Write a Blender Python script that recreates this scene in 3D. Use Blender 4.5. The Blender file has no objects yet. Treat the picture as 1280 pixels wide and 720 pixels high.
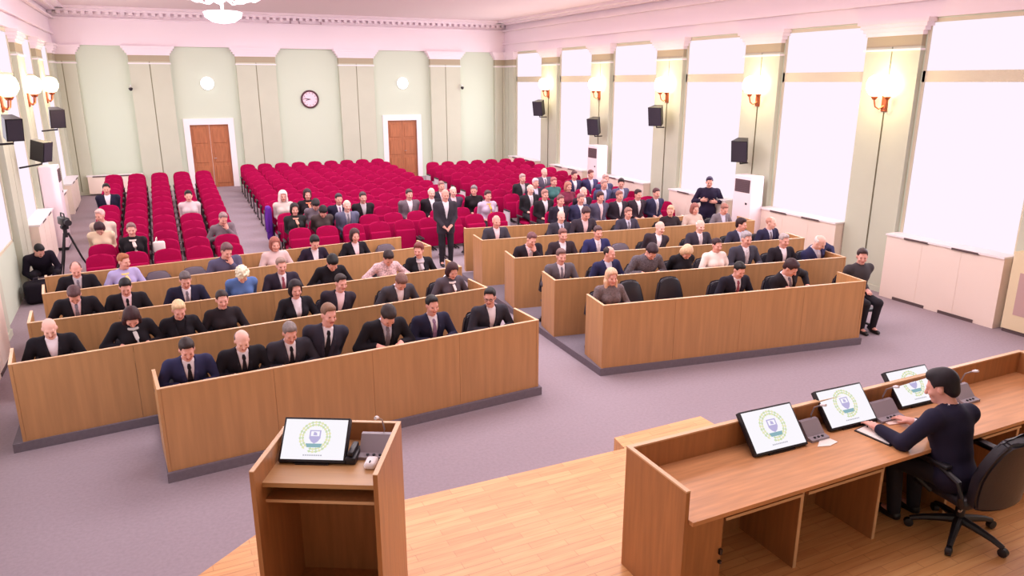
import bpy, bmesh, math, random
import numpy as np
from mathutils import Vector, Matrix
random.seed(7)
C = bpy.context.scene.collection
PI = math.pi
def rad(a): return a*PI/180.0

# ------------------------------------------------------------------ camera geometry (solved from the photograph)
FPX, PITCH, YAW, CAMH = 916.0, rad(15.7), rad(25.4), 3.7
FW = Vector((math.sin(YAW)*math.cos(PITCH), math.cos(YAW)*math.cos(PITCH), -math.sin(PITCH)))
RT = Vector((math.cos(YAW), -math.sin(YAW), 0))
UP = RT.cross(FW)
CAM = Vector((0, 0, CAMH))
def project(p):
    q = Vector(p)-CAM; z = q.dot(FW)
    return 640+FPX*q.dot(RT)/z, 360-FPX*q.dot(UP)/z

cam = bpy.data.cameras.new('camera'); cam.lens = FPX/1280*36; cam.sensor_width = 36; cam.clip_end = 200
co = bpy.data.objects.new('camera', cam); C.objects.link(co)
co.location = CAM; co.rotation_euler = (PI/2-PITCH, 0, -YAW)
bpy.context.scene.camera = co

# ------------------------------------------------------------------ materials
def lin(c):
    c = c/255.0
    return c/12.92 if c <= .04045 else ((c+.055)/1.055)**2.4
def rgb(r, g, b): return (lin(r), lin(g), lin(b), 1)
MATS = {}
def mat(name, col, rough=.6, metal=0, spec=.5, noise=0, nscale=8, stretch=(1, 1, 1), bump=0, emit=None, estr=0, coat=0, sheen=0):
    if name in MATS: return MATS[name]
    m = bpy.data.materials.new(name); m.use_nodes = True
    nt = m.node_tree; b = nt.nodes['Principled BSDF']
    b.inputs['Base Color'].default_value = rgb(*col)
    b.inputs['Roughness'].default_value = rough; b.inputs['Metallic'].default_value = metal
    b.inputs['Specular IOR Level'].default_value = spec
    if coat: b.inputs['Coat Weight'].default_value = coat
    if sheen: b.inputs['Sheen Weight'].default_value = sheen
    if emit: b.inputs['Emission Color'].default_value = emit; b.inputs['Emission Strength'].default_value = estr
    if noise or bump:
        tc = nt.nodes.new('ShaderNodeTexCoord'); mp = nt.nodes.new('ShaderNodeMapping')
        mp.inputs['Scale'].default_value = stretch
        nz = nt.nodes.new('ShaderNodeTexNoise'); nz.inputs['Scale'].default_value = nscale; nz.inputs['Detail'].default_value = 4
        nt.links.new(tc.outputs['Object'], mp.inputs['Vector']); nt.links.new(mp.outputs[0], nz.inputs['Vector'])
        if noise:
            rp = nt.nodes.new('ShaderNodeValToRGB')
            c = rgb(*col)
            lo = tuple(max(0, v*(1-noise)) for v in c[:3])+(1,); hi = tuple(min(1, v*(1+noise)) for v in c[:3])+(1,)
            rp.color_ramp.elements[0].color = lo; rp.color_ramp.elements[1].color = hi
            rp.color_ramp.elements[0].position = .3; rp.color_ramp.elements[1].position = .7
            nt.links.new(nz.outputs['Fac'], rp.inputs[0]); nt.links.new(rp.outputs[0], b.inputs['Base Color'])
        if bump:
            bp = nt.nodes.new('ShaderNodeBump'); bp.inputs['Strength'].default_value = bump; bp.inputs['Distance'].default_value = .01
            nt.links.new(nz.outputs['Fac'], bp.inputs['Height']); nt.links.new(bp.outputs[0], b.inputs['Normal'])
    MATS[name] = m
    return m

def emat(name, col, s):
    if name in MATS: return MATS[name]
    m = bpy.data.materials.new(name); m.use_nodes = True; nt = m.node_tree
    nt.nodes.remove(nt.nodes['Principled BSDF'])
    e = nt.nodes.new('ShaderNodeEmission'); e.inputs[0].default_value = col; e.inputs[1].default_value = s
    nt.links.new(e.outputs[0], nt.nodes['Material Output'].inputs[0]); MATS[name] = m
    return m

WOOD = mat('desk_beech', (194, 142, 94), .42, noise=.10, nscale=3.2, stretch=(5, 5, .35))
WOODTOP = mat('desk_beech_top', (190, 144, 98), .35, noise=.08, nscale=4, stretch=(.5, 6, 1))
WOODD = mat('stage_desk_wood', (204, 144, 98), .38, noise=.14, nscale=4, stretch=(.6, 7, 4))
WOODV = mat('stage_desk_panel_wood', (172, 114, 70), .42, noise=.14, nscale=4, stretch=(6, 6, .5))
WOODE = mat('wood_edge_banding', (214, 170, 130), .4)
DOORW = mat('door_wood', (176, 108, 72), .45, noise=.16, nscale=5, stretch=(5, 5, .6))
CARPET = mat('carpet', (158, 143, 152), .95, spec=.1, noise=.06, nscale=30, bump=.1)
CARPETD = mat('platform_carpet', (122, 112, 122), .95, spec=.1, noise=.06, nscale=30)
PINK = mat('pink_plaster', (244, 228, 236), .85, spec=.2)
CEIL = mat('ceiling_plaster', (226, 204, 206), .9, spec=.2)
GREEN = mat('green_wall', (208, 218, 200), .85, spec=.2)
PILG = mat('pilaster_green', (200, 202, 184), .85, spec=.2, noise=.02, nscale=2)
GROOVE = mat('pilaster_groove', (150, 146, 122), .9)
CAPD = mat('capital_shade_band', (176, 164, 140), .85)
WHITE = mat('white_paint', (244, 236, 240), .6)
CREAM = mat('radiator_cream', (246, 226, 214), .6)
VENT = mat('vent_slot', (96, 78, 80), .8)
RED = mat('crimson_fabric', (156, 1, 66), .9, spec=.15, noise=.08, nscale=60)
BLACKP = mat('black_plastic', (30, 26, 34), .45)
DARKM = mat('dark_steel', (62, 56, 60), .4, metal=.5)
GREYP = mat('seat_grey_board', (222, 212, 218), .6)
LEATHER = mat('black_leather', (40, 36, 46), .38, bump=.1, nscale=60)
LEATHERG = mat('grey_leather', (92, 88, 108), .4, bump=.1, nscale=60)
METAL = mat('brushed_metal', (170, 165, 170), .3, metal=.9)
BRASS = mat('brass', (170, 90, 60), .35, metal=.7)
SCREEN = emat('screen_white', rgb(252, 248, 254), 1.0)
PAPER = mat('paper', (246, 236, 232), .8)
GLOWW = emat('window_daylight', (1.0, .885, 1.0, 1), 1.02)
LAMP = emat('lamp_glass_warm', (1.0, .83, .55, 1), 9)
LAMPW = emat('lamp_glass_white', (1.0, .93, 1.0, 1), 3)
GLASSG = mat('device_grey', (150, 138, 148), .5)
def cloth(c, n=0): return mat('cloth_%d_%d_%d_%d' % (c+(int(n*100),)), c, .85, spec=.25, noise=n, nscale=45)
def skin(c): return mat('skin_%d_%d_%d' % c, c, .55, spec=.3)
def hairm(c): return mat('hair_%d_%d_%d' % c, c, .6, spec=.35, noise=.25, nscale=40, stretch=(1, 1, .3))

# parquet: long planks, procedural
def parquet():
    m = bpy.data.materials.new('parquet'); m.use_nodes = True; nt = m.node_tree; b = nt.nodes['Principled BSDF']
    tc = nt.nodes.new('ShaderNodeTexCoord'); br = nt.nodes.new('ShaderNodeTexBrick')
    br.inputs['Color1'].default_value = rgb(226, 168, 110); br.inputs['Color2'].default_value = rgb(210, 150, 96)
    br.inputs['Mortar'].default_value = rgb(194, 134, 84); br.inputs['Scale'].default_value = 1
    br.inputs['Brick Width'].default_value = .55; br.inputs['Row Height'].default_value = .075; br.inputs['Mortar Size'].default_value = .003
    nt.links.new(tc.outputs['Object'], br.inputs['Vector'])
    nz = nt.nodes.new('ShaderNodeTexNoise'); nz.inputs['Scale'].default_value = 5
    mp = nt.nodes.new('ShaderNodeMapping'); mp.inputs['Scale'].default_value = (.6, 8, 1)
    nt.links.new(tc.outputs['Object'], mp.inputs[0]); nt.links.new(mp.outputs[0], nz.inputs['Vector'])
    mx = nt.nodes.new('ShaderNodeMixRGB'); mx.blend_type = 'SOFT_LIGHT'; mx.inputs[0].default_value = .5
    nt.links.new(br.outputs[0], mx.inputs[1]); nt.links.new(nz.outputs['Fac'], mx.inputs[2])
    nt.links.new(mx.outputs[0], b.inputs['Base Color']); b.inputs['Roughness'].default_value = .38
    return m
PARQ = parquet()

# ------------------------------------------------------------------ mesh helpers
class MB:
    def __init__(s): s.v = []; s.f = []; s.m = []; s.cur = 0
    def add(s, vs, fs):
        o = len(s.v); s.v += [tuple(v) for v in vs]
        s.f += [tuple(i+o for i in f) for f in fs]; s.m += [s.cur]*len(fs)
    def box(s, x0, x1, y0, y1, z0, z1, M=None):
        vs = [Vector(p) for p in ((x0,y0,z0),(x1,y0,z0),(x1,y1,z0),(x0,y1,z0),(x0,y0,z1),(x1,y0,z1),(x1,y1,z1),(x0,y1,z1))]
        if M: vs = [M@v for v in vs]
        s.add(vs, [(3,2,1,0),(4,5,6,7),(0,1,5,4),(1,2,6,5),(2,3,7,6),(3,0,4,7)]); return s
    def rbox(s, x0, x1, y0, y1, z0, z1, r=.02, seg=3, M=None):
        bm = bmesh.new()
        bmesh.ops.create_cube(bm, size=1)
        for v in bm.verts: v.co = Vector((x0+(v.co.x+.5)*(x1-x0), y0+(v.co.y+.5)*(y1-y0), z0+(v.co.z+.5)*(z1-z0)))
        bmesh.ops.bevel(bm, geom=bm.edges[:], offset=r, segments=seg, profile=.5, affect='EDGES')
        bm.verts.index_update()
        s.add([(M@v.co if M else v.co) for v in bm.verts], [[v.index for v in f.verts] for f in bm.faces]); bm.free(); return s
    def prism(s, poly, z0, z1, M=None):
        n = len(poly)
        vs = [Vector((p[0], p[1], z0)) for p in poly]+[Vector((p[0], p[1], z1)) for p in poly]
        if M: vs = [M@v for v in vs]
        s.add(vs, [tuple(range(n-1, -1, -1)), tuple(range(n, 2*n))]+[(i, (i+1) % n, n+(i+1) % n, n+i) for i in range(n)]); return s
    def tube(s, pts, r, n=8, closed=False, flat=1.0):
        pts = [Vector(p) for p in pts]; rs = r if isinstance(r, (list, tuple)) else [r]*len(pts)
        rings = []
        for i, p in enumerate(pts):
            a = pts[i-1] if (i > 0 or closed) else p; b = pts[(i+1) % len(pts)] if (i < len(pts)-1 or closed) else p
            t = (b-a).normalized(); u = t.cross(Vector((0, 0, 1)))
            if u.length < 1e-3: u = t.cross(Vector((0, 1, 0)))
            u.normalize(); w = t.cross(u)
            rings.append([p+(u*math.cos(2*PI*k/n)+w*math.sin(2*PI*k/n)*flat)*rs[i] for k in range(n)])
        vs = [v for g in rings for v in g]; fs = []
        m = len(rings)
        for i in range(m if closed else m-1):
            j = (i+1) % m
            for k in range(n): fs.append((i*n+k, i*n+(k+1) % n, j*n+(k+1) % n, j*n+k))
        if not closed: fs += [tuple(range(n-1, -1, -1)), tuple(range((m-1)*n, m*n))]
        s.add(vs, fs); return s
    def lathe(s, prof, n=20, M=None, caps=True):
        vs = []; fs = []
        for r, z in prof:
            for k in range(n): vs.append(Vector((r*math.cos(2*PI*k/n), r*math.sin(2*PI*k/n), z)))
        for i in range(len(prof)-1):
            for k in range(n): fs.append((i*n+k, i*n+(k+1) % n, (i+1)*n+(k+1) % n, (i+1)*n+k))
        if caps: fs += [tuple(range(n-1, -1, -1)), tuple(range((len(prof)-1)*n, len(prof)*n))]
        if M: vs = [M@v for v in vs]
        s.add(vs, fs); return s
    def mesh(s, name, mats, smooth=False):
        me = bpy.data.meshes.new(name); me.from_pydata(s.v, [], s.f)
        for m in (mats if isinstance(mats, (list, tuple)) else [mats]): me.materials.append(m)
        if any(s.m): me.polygons.foreach_set('material_index', s.m)
        bm = bmesh.new(); bm.from_mesh(me); bmesh.ops.recalc_face_normals(bm, faces=bm.faces[:]); bm.to_mesh(me); bm.free()
        if smooth:
            me.polygons.foreach_set('use_smooth', [True]*len(me.polygons))
            try: me.set_sharp_from_angle(angle=rad(40))
            except Exception: pass
        me.update(); return me
    def build(s, name, mats, parent=None, smooth=False):
        o = bpy.data.objects.new(name, s.mesh(name, mats, smooth)); C.objects.link(o)
        if parent: o.parent = parent
        return o

def tag(o, label=None, cat=None, group=None, kind=None):
    if label: o['label'] = label
    if cat: o['category'] = cat
    if group: o['group'] = group
    if kind: o['kind'] = kind
    return o
def thing(name, label, cat, loc=(0, 0, 0), rz=0, group=None):
    o = bpy.data.objects.new(name, None); C.objects.link(o); o.empty_display_size = .1
    o.location = loc; o.rotation_euler = (0, 0, rz)
    return tag(o, label, cat, group)
def kids(o): return KIDS.get(o.name, [])
KIDS = {}
def proto_done(root):
    "remember the tree below a prototype so copies need no scene search"
    def walk(o):
        KIDS[o.name] = [c for c in C.objects if c.parent == o]
        for c in KIDS[o.name]: walk(c)
    walk(root)
def copy_tree(o, parent=None):
    c = o.copy(); C.objects.link(c)
    if parent: c.parent = parent
    for ch in kids(o): copy_tree(ch, c)
    return c
def struct(o, label=None): return tag(o, label, None, None, 'structure')
ORD = 'first second third fourth fifth sixth seventh eighth ninth tenth eleventh twelfth thirteenth'.split()

# ------------------------------------------------------------------ the room
XL, XR, YB, YF, ZC = -2.35, 11.6, 25.2, -1.5, 5.75      # pilaster faces, back wall, front end, ceiling
WL, WR = XL-.1, XR+.1                                    # window planes
RAKE, Y0 = .04, 13.5
def fz(y): return max(0, (y-Y0)*RAKE)
m = MB(); m.add([(WL-.3,YF,0),(WR+.3,YF,0),(WR+.3,Y0,0),(WL-.3,Y0,0),(WL-.3,YB+.3,fz(YB+.3)),(WR+.3,YB+.3,fz(YB+.3))], [(0,1,2,3),(3,2,5,4)])
m.add([(WL-.3,YF,-.1),(WR+.3,YF,-.1),(WR+.3,YB+.3,-.1),(WL-.3,YB+.3,-.1)], [(3,2,1,0)])
struct(m.build('floor', CARPET), 'grey mauve carpeted hall floor')
struct(MB().box(WL-.3, WR+.3, YF, YB+.3, ZC, ZC+.15).build('ceiling', CEIL), 'pale pink plaster ceiling')
# back wall, cut round the two doors
DOORS = ((.93, 2.05), (7.21, 8.25)); DZ0, DZ1 = fz(YB)-.02, 2.42
m = MB(); xs = [WL-.3, DOORS[0][0], DOORS[0][1], DOORS[1][0], DOORS[1][1], WR+.3]
for i in (0, 2, 4): m.box(xs[i], xs[i+1], YB, YB+.25, 0, 4.72)
for i in (1, 3): m.box(xs[i], xs[i+1], YB, YB+.25, DZ1, 4.72)
struct(m.build('wall_back', GREEN), 'pale green back wall with pilasters and two doors')
struct(MB().box(WL-.3, WR+.3, YB-.12, YB+.25, 4.72, ZC).build('trim_1', PINK), 'pink frieze above the back wall')
# cornice mouldings with dentils
def cornice(name, label, side):
    m = MB()
    if side == 'back':
        m.box(XL-.1, XR+.1, YB-.2, YB-.1, 5.42, 5.46); m.box(XL-.1, XR+.1, YB-.3, YB-.1, 5.62, 5.68); m.box(XL-.1, XR+.1, YB-.5, YB-.1, 5.68, ZC)
        x = XL
        while x < XR: m.box(x, x+.1, YB-.26, YB-.1, 5.54, 5.62); x += .2
    else:
        X, d = (XL, 1) if side == 'left' else (XR, -1)
        for a, b, c, e in ((0, .1, 5.42, 5.46), (0, .2, 5.62, 5.68), (0, .4, 5.68, ZC), (0, .06, 4.98, 5.02)):
            m.box(min(X+d*a, X+d*b)-.001, max(X+d*a, X+d*b), YF, YB-.1, c, e)
    struct(m.build(name, PINK), label)
cornice('trim_2', 'back cornice with a dentil course', 'back'); cornice('trim_3', 'left cornice', 'left'); cornice('trim_4', 'right cornice', 'right')
for i, x0 in ((5, 3.5), (6, 4.45)):
    m = MB()
    for a in ((x0, x0+.7, 5.44, 5.47), (x0, x0+.7, 5.66, 5.68), (x0, x0+.025, 5.44, 5.68), (x0+.675, x0+.7, 5.44, 5.68)): m.box(a[0], a[1], YB-.16, YB-.1, a[2], a[3])
    struct(m.build('trim_%d' % i, mat('frieze_frame', (190, 160, 172), .8)), 'thin frame on the back frieze')
# back pilasters
def pilaster(name, x0, x1, face, axis, zb, label):
    """a pilaster with centre groove, painted capital shade band, white fillet and flared pink cap; face = coordinate of its front, axis 'b' back, 'l','r' sides"""
    m = MB()
    def bx(a, b, d, z0, z1):      # d = how far the front stands out from face
        if axis == 'b': m.box(a, b, face-d, YB+.02, z0, z1)
        elif axis == 'r': m.box(face-d, WR+.02, a, b, z0, z1)
        else: m.box(WL-.02, face+d, a, b, z0, z1)
    c = (x0+x1)/2
    m.cur = 0; bx(x0, c-.012, 0, zb, 4.28); bx(c+.012, x1, 0, zb, 4.28)
    m.cur = 1; bx(c-.012, c+.012, -.02, zb, 4.28)
    m.cur = 2; bx(x0, x1, -.005, 4.28, 4.46)  # shading of the capital, put into a darker band below the cap
    m.cur = 3; bx(x0-.02, x1+.02, .03, 4.21, 4.245)
    m.cur = 4
    for k in range(4): bx(x0-.02-.045*k, x1+.02+.045*k, .02+.03*k, 4.46+.065*k, 4.46+.065*(k+1))
    m.cur = 5; bx(x0-.01, x1+.01, .02, zb, zb+.12)
    struct(m.build(name, [PILG, GROOVE, CAPD, WHITE, PINK, PILG]), label)
for i, (a, b) in enumerate(((XL-.2, -1.86), (-.52, .59), (2.45, 3.63), (5.62, 6.78), (8.78, 9.88), (11.23, XR+.2))):
    pilaster('trim_%d' % (10+i), a, b, YB-.15, 'b', fz(YB)-.03, 'grey green pilaster on the back wall')
PY = [(2.36, 3.42), (5.5, 6.55), (8.63, 9.7), (11.75, 12.76), (14.87, 15.92), (18.07, 19.07), (21.13, 22.19), (24.3, 25.2)]
for s, X in (('l', XL), ('r', XR)):
    for i, (a, b) in enumerate(PY):
        pilaster('trim_%d' % (20+i+(20 if s == 'r' else 0)), a, b, X, s, fz(a)-.02, 'green pilaster between the tall windows')
# side walls: frieze, spandrels and piers behind; window openings between the pilasters
for s, Wp, X, d in (('left', WL, XL, -1), ('right', WR, XR, 1)):
    m = MB()
    lo, hi = min(Wp, Wp+d*.3), max(Wp, Wp+d*.3)
    m.box(lo, hi, YF, YB+.3, -.1, 1.06); m.box(lo, hi, YF, YB+.3, 4.70, ZC)
    prev = YF
    for a, b in PY:
        m.box(lo, hi, a-.03, b+.03, 1.06, 4.70)
    m.box(lo, hi, YF, 2.4, 1.06, 4.7)
    m.cur = 1; m.box(min(X+d*.02, Wp), max(X+d*.02, Wp), YF, YB, 4.72, ZC)
    struct(m.build('wall_'+s, [GREEN, PINK]), '%s wall of tall windows between green pilasters' % s)
    k = 1 if s == 'left' else 20
    for i in range(len(PY)-1):
        a, b = PY[i][1]+.03, PY[i+1][0]-.03
        if s == 'right' and i < 1: pass
        x0, x1 = (Wp+d*.02, Wp+d*.06) if d > 0 else (Wp+d*.06, Wp+d*.02)
        w = MB()
        for y0, y1, z0, z1 in ((a, b, 3.70, 3.88), (a, a+.05, 1.06, 4.7), (b-.05, b, 1.06, 4.7), (a, b, 4.64, 4.7), (a, b, 1.06, 1.1)): w.box(min(Wp, Wp+d*.12), max(Wp, Wp+d*.12), y0, y1, z0, z1)
        fr = struct(w.build('window_%d' % (k+i), mat('window_frame', (214, 204, 180), .7)), 'tall window with lowered white roller blinds')
        MB().box(x0, x1, a+.05, b-.05, 3.88, 4.64).build('upper_blind', GLOWW, fr)
        MB().box(x0, x1, a+.05, b-.05, 1.1, 3.70).build('lower_blind', GLOWW, fr)
# doors
for i, (a, b) in enumerate(DOORS):
    d = MB(); zb = fz(YB)
    M_ = (a+b)/2
    d.box(a, M_-.004, YB+.03, YB+.08, zb, DZ1); d.box(M_+.004, b, YB+.03, YB+.08, zb, DZ1)
    for u0, u1 in ((a+.08, M_-.08), (M_+.08, b-.08)):
        for z0, z1 in ((zb+.12, 1.15), (1.25, 1.75), (1.85, 2.3)):
            d.rbox(u0, u1, YB+.012, YB+.035, z0, z1, .01, 1)
    do = struct(d.build('door_%d' % (i+1), DOORW), 'brown wooden double door in a wide white surround')
    f = MB()
    f.box(a-.17, a, YB-.05, YB+.2, zb-.03, DZ1+.19); f.box(b, b+.17, YB-.05, YB+.2, zb-.03, DZ1+.19); f.box(a, b, YB-.05, YB+.2, DZ1, DZ1+.19)
    f.build('door_surround', WHITE, do)
    h = MB(); h.tube([(M_+.06, YB+.02, 1.38), (M_+.06, YB-.02, 1.38), (M_+.13, YB-.02, 1.38)], .01, 6); h.build('door_handle', METAL, do)
# baseboard of the back wall
m = MB()
for a, b in ((XL, .76), (2.22, 7.04), (8.42, XR)): m.box(a, b, YB-.03, YB, fz(YB)-.02, fz(YB)+.1)
struct(m.build('baseboard_back', GREEN))
struct(MB().box(WL-.4, WR+.4, YF-.2, YF, -.1, ZC+.1).build('wall_front', GREEN), 'plain end wall behind the stage')
# radiator covers
def radiator(label, x0, x1, y0, y1, z0, z1, axis):
    t = thing('radiator_cover', label, 'radiator cover', ((x0+x1)/2, (y0+y1)/2, z0), 0, 'radiator covers below the windows')
    cx, cy = (x0+x1)/2, (y0+y1)/2
    L = lambda b: b
    body = MB(); hz = z1-z0
    if axis == 'y':       # runs along y, faces +-x
        body.box(x0-cx, x1-cx, y0-cy, y1-cy, .0, hz-.03)
        n = 3
        for k in range(1, n):
            y = y0-cy+(y1-y0)*k/n
            body.box(x0-cx-.004, x1-cx+.004, y-.004, y+.004, .06, hz-.04)
    else: body.box(x0-cx, x1-cx, y0-cy, y1-cy, .05, hz-.03)
    body.build('body', CREAM, t)
    MB().box(x0-cx-.03, x1-cx+.03, y0-cy-.01, y1-cy+.01, hz-.03, hz).build('sill', WHITE, t)
    for f in (.3, .72):
        v = MB()
        if axis == 'y':
            ya = y0-cy+(y1-y0)*f
            v.box(x0-cx-.033, x1-cx+.033, ya-.22, ya+.22, hz-.045, hz-.012)
        else:
            xa = x0-cx+(x1-x0)*f
            v.box(xa-.3, xa+.3, y0-cy-.02, y1-cy, hz-.045, hz-.012)
        v.build('vent_slot', VENT, t)
        if axis == 'y': MB().box(x0-cx-.01, x1-cx+.01, ya-.3, ya+.3, 0, .05).build('plinth_slot', VENT, t)
for i in range(len(PY)-1):
    a, b = PY[i][1]+.02, PY[i+1][0]-.02
    if i >= 1:
        n = 'nearest second third fourth fifth sixth'.split()[i-1] if i < 7 else ''
        nm = ['closest to the stage', 'second from the stage', 'third from the stage', 'fourth from the stage', 'fifth from the stage', 'in the far corner'][i-1]
        radiator('cream radiator cover under the right wall windows, '+nm, XR-.2, WR-.02, a, b, fz(a), 1.14, 'y')
    if i >= 2 and i != 3:
        nm = ['nearest the camera, cut by the picture edge', '', 'behind the tripod', 'next beyond the tall air conditioner', 'in the far left corner'][i-2]
        radiator('cream radiator cover under the left wall windows, '+nm, WL+.02, XL+.15, a, b, fz(a), 1.14, 'y')
radiator('white radiator cover on the back wall below the far left bay', -2.0, -.55, YB-.35, YB-.16, fz(YB-.3), 1.04, 'x')
# stage (parquet) with its step, platforms under the desks
SZ = .3
st = MB().prism([(-.85, 4.45), (-.05, 5.06), (.33, 5.36), (3.72, 5.3), (3.75, 5.53), (4.84, 5.55), (4.85, 5.3), (11.3, 5.3), (11.3, YF), (-.85, YF)], 0, SZ)
struct(st.build('floor_stage', PARQ), 'light parquet stage')
pl = MB().prism([(-.29, 7.05), (3.9, 7.36), (3.98, 8.95), (4.1, 10.3), (4.12, 11.9), (4.12, 12.9), (-1.78, 12.3), (-1.72, 8.38), (-.33, 8.5)], 0, .1)
struct(pl.build('floor_platform_left', CARPETD), 'low carpeted platform under the left desks')
pl = MB().prism([(4.86, 7.55), (8.95, 6.94), (9.12, 7.5), (10.0, 8.12), (10.3, 8.6), (10.5, 9.55), (10.95, 11.28), (11.0, 12.2), (5.05, 13.0)], 0, .1)
struct(pl.build('floor_platform_right', CARPETD), 'low carpeted platform under the right desks')
# ------------------------------------------------------------------ hall seats
def seat_proto(openseat, grey=False):
    t = thing('hall_seat', '', 'seat', (0, 0, 0), 0, 'crimson hall seats')
    Mt = Matrix.Translation((0, .0, .33)) @ Matrix.Rotation(rad(-12), 4, 'X')
    b = bmesh.new(); prof = [(-.22, .0), (.22, .0), (.228, .2), (.222, .40), (.205, .47), (.165, .515), (.09, .538), (0, .545), (-.09, .538), (-.165, .515), (-.205, .47), (-.222, .40), (-.228, .2)]
    lo_ = [b.verts.new((x, -.012, z)) for x, z in prof]; hi_ = [b.verts.new((x, .073, z)) for x, z in prof]; n_ = len(prof)
    b.faces.new(lo_); b.faces.new(hi_[::-1])
    for i in range(n_): b.faces.new((lo_[i], hi_[i], hi_[(i+1) % n_], lo_[(i+1) % n_]))
    bmesh.ops.bevel(b, geom=[e for e in b.edges if abs(e.verts[0].co.y-e.verts[1].co.y) < 1e-4], offset=.03, segments=3, profile=.5, affect='EDGES')
    b.verts.index_update()
    m = MB(); m.add([Mt@v.co for v in b.verts], [[v.index for v in f.verts] for f in b.faces]); b.free()
    m.build('backrest', RED, t, True)
    bb = MB(); bb.rbox(-.19, .19, .082, .096, .04, .46, .005, 1, Mt); bb.build('back_shell', mat('seat_shell', (120, 20, 50), .6), t)
    s = MB()
    if openseat: s.rbox(-.22, .22, -.44, -.02, .29, .37, .035)
    else: s.rbox(-.215, .215, -.115, -.025, .25, .66, .035, 3, Matrix.Rotation(rad(-7), 4, 'X'))
    s.build('seat', RED, t, True)
    for sx in (-1, 1):
        f = MB(); x = sx*.232
        f.tube([(x, -.30, .02), (x, -.06, .03), (x, .08, .05), (x, .12, .02)], .016, 6)
        f.box(x-.012, x+.012, -.06, .03, .03, .46)
        if grey: f.cur = 1; f.box(x-.016, x+.016, -.26, .06, .10, .46); f.cur = 0
        f.rbox(x-.022, x+.022, -.26, .06, .46, .5, .012, 1)
        f.build('side_frame', [DARKM, GREYP], t)
    proto_done(t); return t
SEATP = {0: seat_proto(False), 1: seat_proto(True), 2: seat_proto(False, True)}
SEAT_USED = set()
def rownames(n): return ORD[:n]
OCC = set()          # (block, row, col) that carry an open seat, filled from the list of people below
OCC |= {('L',0,0),('L',1,1),('L',2,0),('L',5,0),('L',6,3),('L',2,4)}
def put_seat(block, r, c, x, y, label):
    k = 1 if (block, r, c) in OCC else (2 if block == 'R' and c == 0 else 0)
    if k not in SEAT_USED: SEAT_USED.add(k); o = SEATP[k]
    else: o = copy_tree(SEATP[k])
    o.location = (x, y, fz(y)); o['label'] = label
    o['group'] = {'L': 'crimson seats of the left block', 'M': 'crimson seats of the middle block', 'R': 'crimson seats of the right block'}[block]
def seatpos(block, r, c):
    x, y = seatpos0(block, r, c); return x*1.045, y*1.045
def seatpos0(block, r, c):
    if block == 'L': return (-1.08+.5*c+(.0 if r < 0 else (r/12.)*(.10*(c-2)/2.)), 13.3+.725*r)
    if block == 'M':
        f = r/12.; return (2.24*(1-f)+2.29*f+(.515*(1-f)+.4875*f)*c, 14.05+.732*r)
    return (7.58+.495*c, 13.75+.71*r)
# ------------------------------------------------------------------ long desks
ROWS = {'L1': ((-.25, 7.09), (3.84, 7.40)), 'L2': ((-1.6, 8.41), (3.87, 8.97)), 'L3': ((-1.62, 9.88), (3.98, 10.25)), 'L4': ((-1.62, 11.25), (4.05, 11.86)), 'L5': ((-1.7, 12.28), (3.83, 12.82)),
        'R1': ((4.91, 7.56), (8.9, 6.98)), 'R2': ((4.94, 8.91), (9.87, 8.17)), 'R3': ((5.01, 10.4), (10.44, 9.58)), 'R4': ((5.08, 11.9), (10.88, 11.32)), 'R5': ((5.22, 13.05), (9.9, 12.35))}
def rowframe(r):
    (x0, y0), (x1, y1) = ROWS[r]; d = Vector((x1-x0, y1-y0, 0)); L = d.length; d.normalize()
    return Vector((x0, y0, 0)), d, Vector((-d.y, d.x, 0)), L
ROWW = {'1': 'front', '2': 'second', '3': 'third', '4': 'fourth', '5': 'rearmost'}
for r in ROWS:
    p, d, n, L = rowframe(r)
    side = 'left' if r[0] == 'L' else 'right'
    lab = {'1': 'front long beech desk of the %s block with closed front panel', '2': 'second long beech desk of the %s block, behind the front desk', '3': 'third long beech desk of the %s block from the stage',
           '4': 'fourth long beech desk of the %s block from the stage', '5': 'rearmost beech screen of the %s block, before the crimson seats'}[r[1]] % side
    t = thing('long_desk', lab, 'desk', (p.x, p.y, .1), math.atan2(d.y, d.x), 'long beech desks facing the stage')
    m = MB()
    n_ = max(2, round(L/1.0)); 
    for k in range(n_): m.box(L*k/n_+.0015, L*(k+1)/n_-.0015, 0, .03, 0, .85)
    m.build('front_panel', WOOD, t)
    if r[1] != '5': MB().box(.03, L-.03, .035, .34, .632, .656).build('worktop', WOODTOP, t)
    for x in (0, L):
        dep = .56 if r[1] != '5' else .12
        if r == 'L5' and x: continue
        w = MB(); w.box(x-.03 if x == 0 else x, x if x == 0 else x+.03, -.004, dep, 0, .85)
        w.cur = 1; w.box(x-.031 if x == 0 else x-.001, x+.001 if x == 0 else x+.031, -.005, dep, .85, .858); w.build('end_panel', [WOOD, WOODE], t)
    e = MB(); e.box(0, L, -.003, .033, .85, .858); e.build('top_edge', WOODE, t)
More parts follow.
